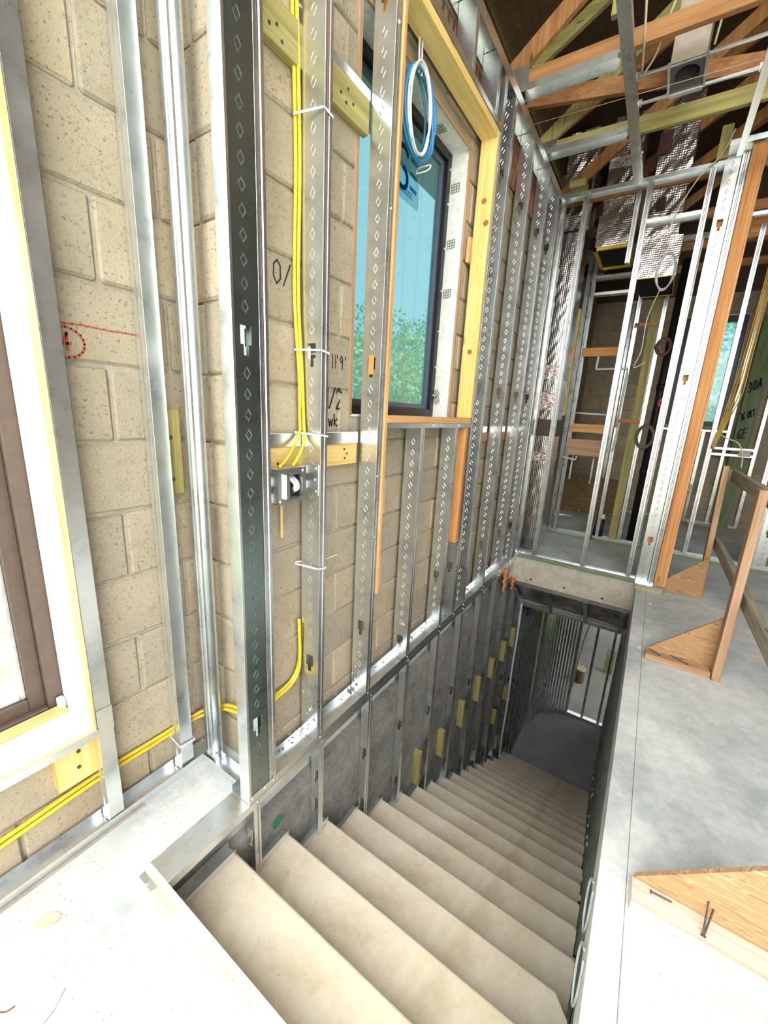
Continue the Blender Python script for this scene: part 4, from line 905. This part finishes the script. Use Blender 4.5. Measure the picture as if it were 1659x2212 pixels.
dA = thing('foil_duct', (-1.03, 4.9, 0), 'tall foil wrapped duct rising from the floor behind the far partition', 'duct', 'foil wrapped ducts')
crinkle_box('riser', (-1.135, -0.915, 4.75, 5.05, 0.02, 1.32), FOIL, dA, 0.0015); crinkle_box('riser', (-1.135, -0.915, 4.75, 5.05, 1.50, 3.30), FOIL, dA, 0.0015)
crinkle_box('gap_section', (-1.125, -0.925, 4.76, 5.04, 1.32, 1.50), plain('brown_mastic', (0.12, 0.08, 0.07), 0.6), dA, 0.003)
crinkle_box('upper_riser', (-1.15, -0.90, 4.72, 5.08, 3.30, 4.12), FOIL, dA, 0.005)
for z0, z1 in ((1.05, 1.14), (1.60, 1.78), (1.92, 2.06), (3.32, 3.44)): crinkle_box('tape_band', (-1.140, -0.910, 4.745, 5.055, z0, z1), TAPE, dA, 0.002)
dB = thing('foil_duct', (-0.68, 5.1, 2.97), 'foil wrapped duct ending in a yellow rimmed opening behind the far partition', 'duct', 'foil wrapped ducts')
crinkle_box('boot', (-0.835, -0.515, 4.95, 5.56, 3.19, 3.47), FOIL, dB, 0.002); crinkle_box('branch', (-0.815, -0.555, 4.96, 5.26, 3.47, 4.28), FOIL, dB, 0.003)
m = MB(); m.box(-0.845, -0.515, 4.945, 4.975, 3.165, 3.195).box(-0.845, -0.815, 4.945, 5.58, 3.165, 3.195).box(-0.545, -0.515, 4.945, 5.58, 3.165, 3.195).box(-0.845, -0.515, 5.55, 5.58, 3.165, 3.195); m.build('rim', YRIM, dB)
box('opening', (-0.815, -0.545, 4.975, 5.55, 3.185, 3.189), MATTEK, dB, 0)  # black plate in place of the shaded duct interior
for z0, z1 in ((3.86, 3.95), (3.60, 3.64)): crinkle_box('tape_band', (-0.82, -0.55, 4.955, 5.265, z0, z1), TAPE, dB, 0.002)
dC = thing('foil_duct', (-0.26, 5.1, 2.7), 'bright foil wrapped duct ending in a black opening right of the yellow rimmed one', 'duct', 'foil wrapped ducts')
crinkle_box('boot', (-0.410, -0.105, 4.95, 5.62, 2.865, 3.20), FOIL, dC, 0.002); crinkle_box('branch', (-0.415, -0.145, 4.96, 5.24, 3.20, 4.5), FOIL, dC, 0.003)
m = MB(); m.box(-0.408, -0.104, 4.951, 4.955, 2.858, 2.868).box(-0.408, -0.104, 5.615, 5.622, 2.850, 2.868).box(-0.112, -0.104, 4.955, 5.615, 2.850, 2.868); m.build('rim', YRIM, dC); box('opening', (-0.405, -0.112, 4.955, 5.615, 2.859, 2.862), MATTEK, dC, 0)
for z0, z1 in ((3.60, 3.72), (3.18, 3.22)): crinkle_box('tape_band', (-0.42, -0.14, 4.952, 5.248, z0, z1), TAPE, dC, 0.002)
box('patch', (-0.36, -0.29, 4.948, 4.951, 3.42, 3.53), plain('brown_patch', (0.10, 0.05, 0.045), 0.4, 0.5), dC, 0)
box('patch', (-0.43, -0.33, 4.946, 4.949, 3.88, 4.05), plain('brown_patch_b', (0.10, 0.045, 0.04), 0.4, 0.5), dC, 0)
# trunk ducts crossing in the attic
for i, (xa, lab) in enumerate(((-1.30, 'large foil wrapped trunk duct lying in the attic over the bathroom'),)):
    t = thing('foil_duct', (-0.7, 6.5, 3.8), lab, 'duct', 'foil wrapped ducts')
    V = beam_v((-0.75, 5.5, 3.92), (-0.62, 7.9, 3.92), 0.40, 0.30); mk('trunk', V, BF, FOIL, t, bev=0.03)
# ================================================================== GUARD RAIL
gr = thing('guard_rail', (0.6, 3, 0), 'temporary lumber guard rail with plywood gussets standing on the slab', 'guard rail')
def grpost(y, xb, xt, ztop, lean=0.0):
    beam('post', (xb, y, 0.002), (xt, y + lean, ztop), 0.042, 0.088, wood('old', 2), gr, up=(0, 1, 0))
grpost(2.985, 0.566, 0.548, 1.185); grpost(4.47, 0.585, 0.548, 1.195); grpost(1.40, 0.575, 0.56, 1.185)
for y0, y1 in ((3.02, 4.62), (1.0, 2.98)):
    box('top_rail', (0.600, 0.640, y0, y1, 1.075, 1.165), wood('grey', 1), gr)
box('mid_rail', (0.612, 0.652, 1.0, 4.75, 0.452, 0.540), wood('grey', 1), gr)
box('rail_end_block', (0.575, 0.602, 4.50, 4.56, 1.07, 1.165), wood('grey', 2), gr)
def gusset(y, x0, x1, h0, h1, th=0.016, nails=True, plank=True):
    V = [(x0, y, 0.003), (x1, y, 0.003), (x1, y, h1), (x0, y, h0)]; V += [(a, y + th, c) for a, b, c in V]
    mk('gusset', V, BF, PLY, gr)
    if plank: box('base_plank', (x0 - 0.008, x1 - 0.02, y - 0.088, y - 0.001, 0.002, 0.040), wood('old' if y > 2 else 'pale', 0), gr)
gusset(3.045, 0.205, 0.560, 0.045, 0.39); gusset(4.405, 0.306, 0.590, 0.11, 0.395, plank=False); gusset(1.345, 0.200, 0.570, 0.042, 0.39)
def nail(p0, p1, par=None):
    d = (Vector(p1) - Vector(p0)).normalized(); V, F = tube_v([p0, p1], 0.0028, 6); m = MB(); m.add(V, F); V, F = tube_v([Vector(p1), Vector(p1) + d*0.002], 0.006, 8); m.add(V, F)
    return m.build('nail', NAIL, par)
for a, b in (((0.215, 3.035, 0.044), (0.275, 2.985, 0.044)), ((0.335, 3.030, 0.044), (0.42, 2.975, 0.044)), ((0.30, 1.325, 0.044), (0.245, 1.318, 0.048)), ((0.385, 1.348, 0.10), (0.375, 1.275, 0.044)), ((0.40, 1.345, 0.08), (0.378, 1.278, 0.044))):
    nail(a, b, gr)
# ================================================================== CABLES, BOX, SMALL THINGS
eb = thing('electrical_box', (-1.08, 1.02, 1.16), 'square steel electrical box with a mud ring fixed between two studs', 'electrical box')
m = MB(); bx0, bx1, by0, by1, bz0, bz1 = -1.130, -1.068, 0.965, 1.098, 1.158, 1.282
m.box(bx0, bx0 + 0.002, by0, by1, bz0, bz1); m.box(bx0, bx1, by0, by0 + 0.002, bz0, bz1); m.box(bx0, bx1, by1 - 0.002, by1, bz0, bz1); m.box(bx0, bx1, by0, by1, bz0, bz0 + 0.002); m.box(bx0, bx1, by0, by1, bz1 - 0.002, bz1)
m.build('body', GALV, eb)
m = MB(); m.box(bx1, bx1 + 0.003, by0 - 0.003, by0 + 0.028, bz0 - 0.003, bz1 + 0.003).box(bx1, bx1 + 0.003, by1 - 0.028, by1 + 0.003, bz0 - 0.003, bz1 + 0.003).box(bx1, bx1 + 0.003, by0 + 0.028, by1 - 0.028, bz0 - 0.003, bz0 + 0.016).box(bx1, bx1 + 0.003, by0 + 0.028, by1 - 0.028, bz1 - 0.016, bz1 + 0.003)
m.build('cover_plate', GALV, eb)
m = MB(); q0, q1, r0, r1 = by0 + 0.028, by1 - 0.028, bz0 + 0.016, bz1 - 0.016
m.box(bx1, bx1 + 0.018, q0, q0 + 0.002, r0, r1).box(bx1, bx1 + 0.018, q1 - 0.002, q1, r0, r1).box(bx1, bx1 + 0.018, q0, q1, r0, r0 + 0.002).box(bx1, bx1 + 0.018, q0, q1, r1 - 0.002, r1)
m.box(bx1 + 0.016, bx1 + 0.018, q0, q0 + 0.012, r0, r1); m.build('mud_ring', GALV, eb)
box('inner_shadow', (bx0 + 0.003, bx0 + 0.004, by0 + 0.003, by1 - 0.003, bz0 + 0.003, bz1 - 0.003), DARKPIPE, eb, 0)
tube('white_conductor', [(-1.11, 1.02, 1.265), (-1.075, 1.03, 1.245), (-1.066, 1.045, 1.225), (-1.075, 1.05, 1.20)], 0.008, STRAPW, eb, 6)
tube('white_conductor', [(-1.11, 1.05, 1.26), (-1.07, 1.055, 1.235), (-1.064, 1.058, 1.21), (-1.08, 1.05, 1.195)], 0.007, STRAPW, eb, 6)
tube('black_conductor', [(-1.11, 1.03, 1.25), (-1.072, 1.035, 1.20), (-1.07, 1.03, 1.185)], 0.006, INK, eb, 6)
for yy, zz in ((by0 + 0.012, bz0 + 0.010), (by1 - 0.010, bz1 - 0.010)): screw(eb, (bx1 + 0.003, yy, zz), (1, 0, 0), 0.006)
m = MB(); m.box(-1.135, -1.131, 0.925, 1.165, 1.185, 1.215).box(-1.135, -1.131, 0.925, 1.165, 1.245, 1.275); m.build('bracket_bar', GALV, eb)
box('stud_bracket', (-1.128, -1.060, 1.1618, 1.1638, 1.165, 1.285), GALV, eb, 0)
for xx, zz in ((-1.075, 1.27), (-1.08, 1.225), (-1.075, 1.18)): screw(eb, (xx, 1.1615, zz), (0, -1, 0), 0.005)
def cable(name, pts, r, mat, label, cat='cable', group=None): return tag(tube(name, pts, r, mat), label, cat, group)
cable('yellow_cable', [(-1.172, 1.118, 3.42), (-1.168, 1.140, 2.7), (-1.165, 1.150, 2.3), (-1.168, 1.145, 1.9), (-1.150, 1.150, 1.62), (-1.145, 1.148, 1.46), (-1.138, 1.138, 1.40), (-1.115, 1.060, 1.32), (-1.105, 1.005, 1.284)], 0.0065, YELLOW, 'yellow cable running down the stud, left one into the electrical box', 'cable', 'yellow cables')
cable('yellow_cable', [(-1.160, 1.128, 3.42), (-1.158, 1.150, 2.7), (-1.154, 1.158, 2.3), (-1.156, 1.153, 1.9), (-1.140, 1.156, 1.62), (-1.132, 1.156, 1.46), (-1.122, 1.150, 1.38), (-1.105, 1.110, 1.33), (-1.098, 1.065, 1.284)], 0.0065, YELLOW, 'yellow cable running down the stud, right one into the electrical box', 'cable', 'yellow cables')
cable('yellow_cable', [(-1.462, -0.3, 0.125), (-1.461, 0.184, 0.158), (-1.460, 0.455, 0.180), (-1.460, 0.662, 0.176), (-1.460, 0.80, 0.176), (-1.42, 0.872, 0.20), (-1.32, 0.895, 0.25), (-1.20, 0.890, 0.29), (-1.172, 0.95, 0.275), (-1.172, 1.04, 0.285), (-1.165, 1.12, 0.315), (-1.158, 1.158, 0.40), (-1.157, 1.156, 0.60)], 0.0075, YELLOW, 'upper of two yellow cables along the foot of the block wall', 'cable', 'yellow cables')
cable('yellow_cable', [(-1.460, -0.3, 0.105), (-1.459, 0.184, 0.138), (-1.458, 0.455, 0.160), (-1.458, 0.662, 0.158), (-1.458, 0.80, 0.160), (-1.41, 0.866, 0.185), (-1.32, 0.887, 0.235), (-1.20, 0.882, 0.275), (-1.170, 0.95, 0.262), (-1.168, 1.04, 0.272), (-1.160, 1.12, 0.300), (-1.150, 1.152, 0.38), (-1.150, 1.150, 0.58)], 0.0075, YELLOW, 'lower of two yellow cables along the foot of the block wall', 'cable', 'yellow cables')
tag(box('wood_sliver', (-1.150, -1.145, 1.05, 1.058, 1.00, 1.16), wood('pine', 2), None, 0), 'thin wood sliver hanging below the electrical box', 'wood sliver')
zt = [(2.72, 'highest white cable tie around the stud left of the blue window'), (2.42, 'second white cable tie down the stud left of the blue window'), (1.70, 'white cable tie beside the stud knockout with yellow cables'), (1.40, 'white cable tie level with the metal strap above the electrical box'), (0.86, 'white cable tie on the bare stud below the electrical box')]
for z, lab in zt:
    r = 0.0045; P = [(XF + 0.003, 1.160, z), (XF + 0.003, 1.203, z - 0.006), (XF - DEP - 0.004, 1.203, z - 0.004), (XF - DEP - 0.022, 1.150, z + 0.004), (XF - DEP - 0.012, 1.138, z + 0.003), (XF, 1.1585, z)]
    m = MB()
    for p, q in zip(P, P[1:]): m.add(beam_v(p, q, 0.002, 0.007), BF)
    tag(m.build('cable_tie', STRAPW), lab, 'cable tie', 'white cable ties')
m = MB(); P = [(-1.384, 0.715, 0.135), (-1.384, 0.778, 0.128), (-1.45, 0.778, 0.14), (-1.455, 0.715, 0.15), (-1.384, 0.715, 0.135)]
for p, q in zip(P, P[1:]): m.add(beam_v(p, q, 0.002, 0.007), BF)
tag(m.build('cable_tie', STRAPW), 'white cable tie low on the furring stud by the corner', 'cable tie', 'white cable ties')
# hanging coil of blue and white cable in front of the window top
ck_ = thing('cable_coil', (-1.12, 1.95, 2.7), 'hanging coil of blue and white data cable in front of the window', 'cable coil')
def coil_pts(c, ay, az, n, jy=0.012, jx=0.010, ph=0, seed=1, tilt=0.0):
    random.seed(seed); P = []
    for t in range(n):
        jy0, jx0, jz0 = random.uniform(-jy, jy), random.uniform(-jx, jx), random.uniform(-jy, jy)
        for k in range(14):
            a = 2*math.pi*k/14 + ph
            P.append((c[0] + jx0 + tilt*math.sin(a), c[1] + (ay + jy0)*math.cos(a), c[2] + (az + jz0)*math.sin(a)))
    return P
KX = -1.135
tube('blue_cable', coil_pts((KX, 1.885, 2.80), 0.128, 0.165, 7, seed=2), 0.0062, BLUE, ck_, 6, 3)
tube('teal_cable', coil_pts((KX - 0.014, 1.875, 2.80), 0.115, 0.155, 3, seed=4), 0.0052, TEAL, ck_, 6, 3)
tube('white_cable', coil_pts((KX + 0.012, 1.862, 2.80), 0.098, 0.168, 4, seed=3), 0.0052, STRAPW, ck_, 6, 3)
for k, (yy, mt_) in enumerate(((1.85, STRAPW), (1.875, STRAPW))): tube('tail', [(KX, yy, 3.058), (KX, yy + 0.004, 3.0), (KX, yy + 0.01, 2.94)], 0.0045, mt_, ck_, 6)
V, F = tube_v(smooth_path([(KX - 0.03, 1.935, 2.60), (KX + 0.03, 1.938, 2.602), (KX + 0.03, 1.965, 2.635), (KX - 0.03, 1.962, 2.635), (KX - 0.03, 1.935, 2.60)]), 0.003, 6); mk('tie', V, F, STRAPW, ck_, smooth=True)
# wire coils in the far rooms
def coil(name, c, ry, rz, n, r, mat, label, ax='y', seed=1, tail=None):
    t = thing(name, c, label, 'cable coil'); random.seed(seed); P = []
    for q in range(n):
        a0, b0 = random.uniform(0.82, 1.12), random.uniform(0.86, 1.1); dx = random.uniform(-0.012, 0.012)
        for k in range(16):
            a = 2*math.pi*k/16; P.append((c[0] + ry*a0*math.cos(a), c[1] + dx, c[2] + rz*b0*math.sin(a)))
    tube('loops', P, r, mat, t, 6, 2)
    if tail: tube('tail', tail, r, mat, t, 6)
    return t
coil('white_wire_coil', (-0.185, 4.946, 2.90), 0.075, 0.15, 5, 0.0045, STRAPW, 'coil of thin white wire hanging in front of the bright duct opening', seed=3, tail=[(-0.20, 4.938, 2.76), (-0.26, 4.93, 2.5), (-0.26, 4.92, 2.2), (-0.30, 4.95, 2.05), (-0.20, 4.95, 2.10)])
coil('brown_tube_coil', (-0.095, 5.716, 2.35), 0.065, 0.085, 5, 0.011, COPPER, 'tight brown tubing coil tied to the bathroom partition', seed=5)
coil('grey_wire_coil', (-0.10, 5.716, 1.36), 0.085, 0.13, 5, 0.009, plain('grey_cable', (0.14, 0.13, 0.12), 0.4), 'dark grey wire coil hanging low on the bathroom partition', seed=6)
rh = thing('red_hook', (-0.03, 5.72, 1.72), 'small red plastic hook on the bathroom partition', 'hook')
tube('hook', [(0.03, 5.718, 1.78), (-0.01, 5.718, 1.785), (-0.03, 5.718, 1.75), (-0.015, 5.718, 1.715), (0.02, 5.718, 1.72)], 0.014, REDP, rh, 8)
# plumbing
pv = thing('vent_pipe', (-0.02, 5.95, 0), 'black plumbing vent pipe standing in the bathroom partition', 'pipe')
V, F = cyl_v((-0.03, 6.0, 0.02), (-0.03, 6.0, 3.3), 0.05, 18); mk('pipe', V, F, DARKPIPE, pv, smooth=True)
for zz in (0.9, 1.9): 
    V, F = cyl_v((-0.03, 6.0, zz), (-0.03, 6.0, zz + 0.07), 0.058, 18); mk('coupling', V, F, DARKPIPE, pv, smooth=True)
ps = thing('pipe_stub', (-0.40, 5.77, 0.03), 'pair of short black drain stubs with a white cap on the bathroom plate', 'pipe stub')
for xx, h in ((-0.435, 0.34), (-0.375, 0.30)):
    V, F = cyl_v((xx, 5.76, 0.07), (xx, 5.76, h), 0.030, 14); mk('stub', V, F, DARKPIPE, ps, smooth=True)
V, F = cyl_v((-0.375, 5.76, 0.285), (-0.375, 5.76, 0.36), 0.026, 14); mk('white_cap', V, F, STRAPW, ps, smooth=True)
tag(tube('brown_hose', [(-0.445, 5.70, 0.52), (-0.45, 5.68, 0.36), (-0.455, 5.64, 0.22), (-0.46, 5.60, 0.10), (-0.44, 5.58, 0.06)], 0.014, COPPER, None, 8), 'short brown hose drooping over the bathroom sill plate', 'hose')
pex = [('water_pipe', [(-0.85, 5.80, 0.75), (-0.85, 5.80, 1.10)], 0.012, 'short white pipe under the lowest backing board, left', 0), ('water_pipe', [(-0.60, 5.80, 0.72), (-0.60, 5.80, 1.08)], 0.012, 'short white pipe under the lowest backing board, right', 0),
       ('water_pipe', [(-0.73, 5.70, 2.26), (-0.735, 5.70, 2.12), (-0.735, 5.70, 2.115), (-0.40, 5.70, 2.12), (-0.40, 5.70, 2.06), (-0.41, 5.70, 1.45)], 0.013, 'white shower supply pipe turning a corner between two studs', 0),
       ('water_pipe', [(-0.90, 5.78, 1.60), (-0.55, 5.78, 1.59)], 0.012, 'thin level white pipe between the first bathroom studs', 0), ('water_pipe', [(-0.98, 5.70, 1.04), (-0.80, 5.70, 1.02), (-0.79, 5.70, 1.06)], 0.012, 'small white elbow pipe at the bathroom partition edge', 0),
       ('water_pipe', [(-0.385, 5.72, 1.50), (-0.39, 5.72, 1.30), (-0.405, 5.72, 1.17), (-0.47, 5.72, 1.16)], 0.014, 'pale grey pipe stub bent beside the green post', 0)]
for nm, P, r, lab, s in pex: tag(tube(nm, P, r, plain('pex', (0.78, 0.82, 0.82), 0.4), None, 8, s), lab, 'pipe', 'white water pipes')
# yellow cables in the hall
random.seed(8)
for k in range(5):
    dx = k*0.014; P = [(0.640 + dx, 5.70, 3.5), (0.628 + dx, 5.69, 2.7), (0.612 + dx*1.2, 5.68, 2.2), (0.585 + dx*1.6, 5.67, 1.85), (0.56 + dx*0.8, 5.66, 1.55), (0.535 + dx*0.3, 5.67, 1.28)]
    cable('hall_cable', P, 0.006, plain('mustard_cable', (0.62, 0.40, 0.07), 0.5), ['first of five mustard cables on the hall stud', 'second of five mustard cables on the hall stud', 'middle one of five mustard cables on the hall stud', 'fourth of five mustard cables on the hall stud', 'last of five mustard cables on the hall stud'][k], 'cable', 'mustard hall cables')
cable('hall_cable', [(0.56, 5.67, 1.45), (0.64, 5.66, 1.40), (0.74, 5.66, 1.36), (0.80, 5.66, 1.25), (0.82, 5.66, 1.10)], 0.006, CREAM, 'cream cable looping right from the hall stud toward the switch plate', 'cable')
cable('hall_cable', [(0.62, 7.95, 0.62), (0.60, 7.93, 0.3), (0.64, 7.9, 0.05), (0.80, 7.85, 0.02), (0.95, 7.85, 0.02)], 0.009, CREAM, 'cream cable trailing onto the floor at the back of the hall', 'cable')
# attic cables
cable('attic_cable', [(-0.415, 2.72, 3.60), (-0.41, 2.9, 3.48), (-0.42, 3.05, 3.47), (-0.43, 3.18, 3.475)], 0.006, CREAM, 'cream cable along the grey ceiling channel', 'cable')
cable('attic_cable', [(-0.10, 2.90, 3.62), (-0.20, 2.92, 3.75), (-0.30, 2.98, 3.62), (-0.36, 3.10, 3.50), (-0.42, 3.19, 3.47)], 0.006, CREAM, 'cream cable arching over the brown truss', 'cable')
cable('attic_cable', [(-0.09, 3.05, 3.75), (-0.085, 3.10, 3.60), (-0.10, 3.18, 3.49)], 0.006, CREAM, 'cream cable dropping beside the square duct boot', 'cable')
cable('attic_cable', [(0.10, 4.30, 3.62), (0.05, 4.36, 3.50), (-0.06, 4.39, 3.40), (-0.16, 4.39, 3.20), (-0.20, 4.39, 3.05)], 0.005, CREAM, 'cream cable slanting down from the corner of the far partition', 'cable')
# floor litter
tag(tube('straw', [(-1.10, 1.215, 0.86), (-1.08, 1.26, 0.875), (-1.06, 1.29, 0.885)], 0.0018, LEAFM, None, 5), 'wisp of straw caught at the cable tie on the stud below the electrical box', 'straw')
lf_ = thing('dry_leaf', (-1.24, 0.22, 0), 'pale dry leaf lying on the landing near the furring track', 'leaf')
V = []; n = 12
for k in range(n):
    a = 2*math.pi*k/n; V.append((-1.236 + 0.034*math.cos(a)*math.cos(0.9) - 0.017*math.sin(a)*math.sin(0.9), 0.213 + 0.034*math.cos(a)*math.sin(0.9) + 0.017*math.sin(a)*math.cos(0.9), 0.003 + 0.004*abs(math.sin(a))))
mk('blade', V, [tuple(range(n))], LEAFM, lf_, solid=0.0008)
tube('stalk', [(-1.236, 0.213, 0.004), (-1.215, 0.24, 0.006), (-1.205, 0.252, 0.003)], 0.0012, LEAFM, lf_, 5)
for i, (P, lab) in enumerate((([(-1.20, -0.02, 0.004), (-1.15, 0.05, 0.006), (-1.10, 0.08, 0.004), (-1.09, 0.10, 0.004)], 'thin bent twig on the landing at the lower left'), ([(-1.19, 0.03, 0.003), (-1.17, -0.02, 0.004), (-1.165, -0.06, 0.003)], 'short straight twig on the landing at the lower left edge'), ([(-0.98, 0.86, -0.378), (-0.95, 0.89, -0.370), (-0.96, 0.83, -0.376)], 'curled straw on the second stair tread'), ([(-0.955, 0.78, -0.379), (-0.93, 0.83, -0.374)], 'dark straw bit on the second stair tread'))):
    tag(tube('twig', P, 0.0016, COPPER if i < 2 else LEAFM, None, 5), lab, 'twig')
peb = MB(); random.seed(14)
for k in range(240):
    xx, yy = random.uniform(-1.36, -0.2), random.uniform(-0.15, 0.45)
    if random.random() < 0.4: xx = random.uniform(-1.375, -1.25); yy = random.uniform(0, 0.78)
    if yy > 0.44 and xx > -1.16: continue
    s = random.uniform(0.001, 0.0035); c = Vector((xx, yy, s*0.5)); V = [c + Vector((random.uniform(-s, s), random.uniform(-s, s), random.uniform(-s*.5, s))) for _ in range(4)]
    peb.add(V, [(0, 1, 2), (0, 2, 3), (0, 3, 1), (1, 3, 2)])
tag(peb.build('grit', MORTAR), 'scattered grit and crumbs on the landing', 'grit', None, 'stuff')
for i, (xx, yy) in enumerate(((0.215, 3.98), (0.165, 3.1))):
    m = MB(); m.add([(xx + 0.016*math.cos(a*.7), yy + 0.03*math.sin(a*.7), 0.002) for a in range(9)] + [(xx, yy, 0.010)], [(k, (k+1) % 9, 9) for k in range(9)])
    tag(m.build('plaster_blob', WHITE), ['white plaster blob on the slab near the foot of the wood post', 'white plaster blob on the slab edge beside the stairwell'][i], 'plaster blob')

# ================================================================== OUTSIDE
def tree(x, y, zb, h, r, label, seed, col):
    random.seed(seed); t = thing('tree', (x, y, zb), label, 'tree')
    V, F = tube_v(smooth_path([(x, y, zb), (x + 0.1, y, zb + h*0.35), (x - 0.1, y + 0.1, zb + h*0.7)]), 0.16, 8); mk('trunk', V, F, wood('old', 2), t)
    m = MB(); cl = [(Vector((x + random.uniform(-r, r)*0.75, y + random.uniform(-r, r)*0.75, zb + h*0.72 + random.uniform(-h*0.30, h*0.22))), random.uniform(0.35, 0.6)*r) for _ in range(16)]
    for k in range(5200):
        c, rr = random.choice(cl); d = Vector((random.gauss(0, 1), random.gauss(0, 1), random.gauss(0, 1))).normalized(); p = c + d*rr*random.uniform(0.75, 1.05)
        u = Vector((random.gauss(0, 1), random.gauss(0, 1), random.gauss(0, 1))).normalized()*random.uniform(0.07, 0.13); w = u.cross(d).normalized()*u.length*0.55
        m.quad(p - u, p + w, p + u, p - w)
    m.build('foliage', col, t)
G1 = plain('leaf_green', (0.46, 0.64, 0.30), 0.6); G2 = plain('leaf_yellow_green', (0.82, 0.76, 0.28), 0.6)
tree(-9.6, 17.0, -4.15, 10.3, 2.6, 'bushy green tree seen through the blue filmed stair window', 1, G1)
tree(-7.2, 13.0, -4.15, 6.9, 2.0, 'yellow green tree low behind the blue filmed stair window', 2, G2)
tree(-8.6, 11.6, -4.15, 8.2, 2.0, 'yellow green tree glimpsed left of the window post', 3, G2)
tree(1.6, 17.5, -4.15, 8.6, 2.4, 'green tree seen through the small far window', 4, G1)
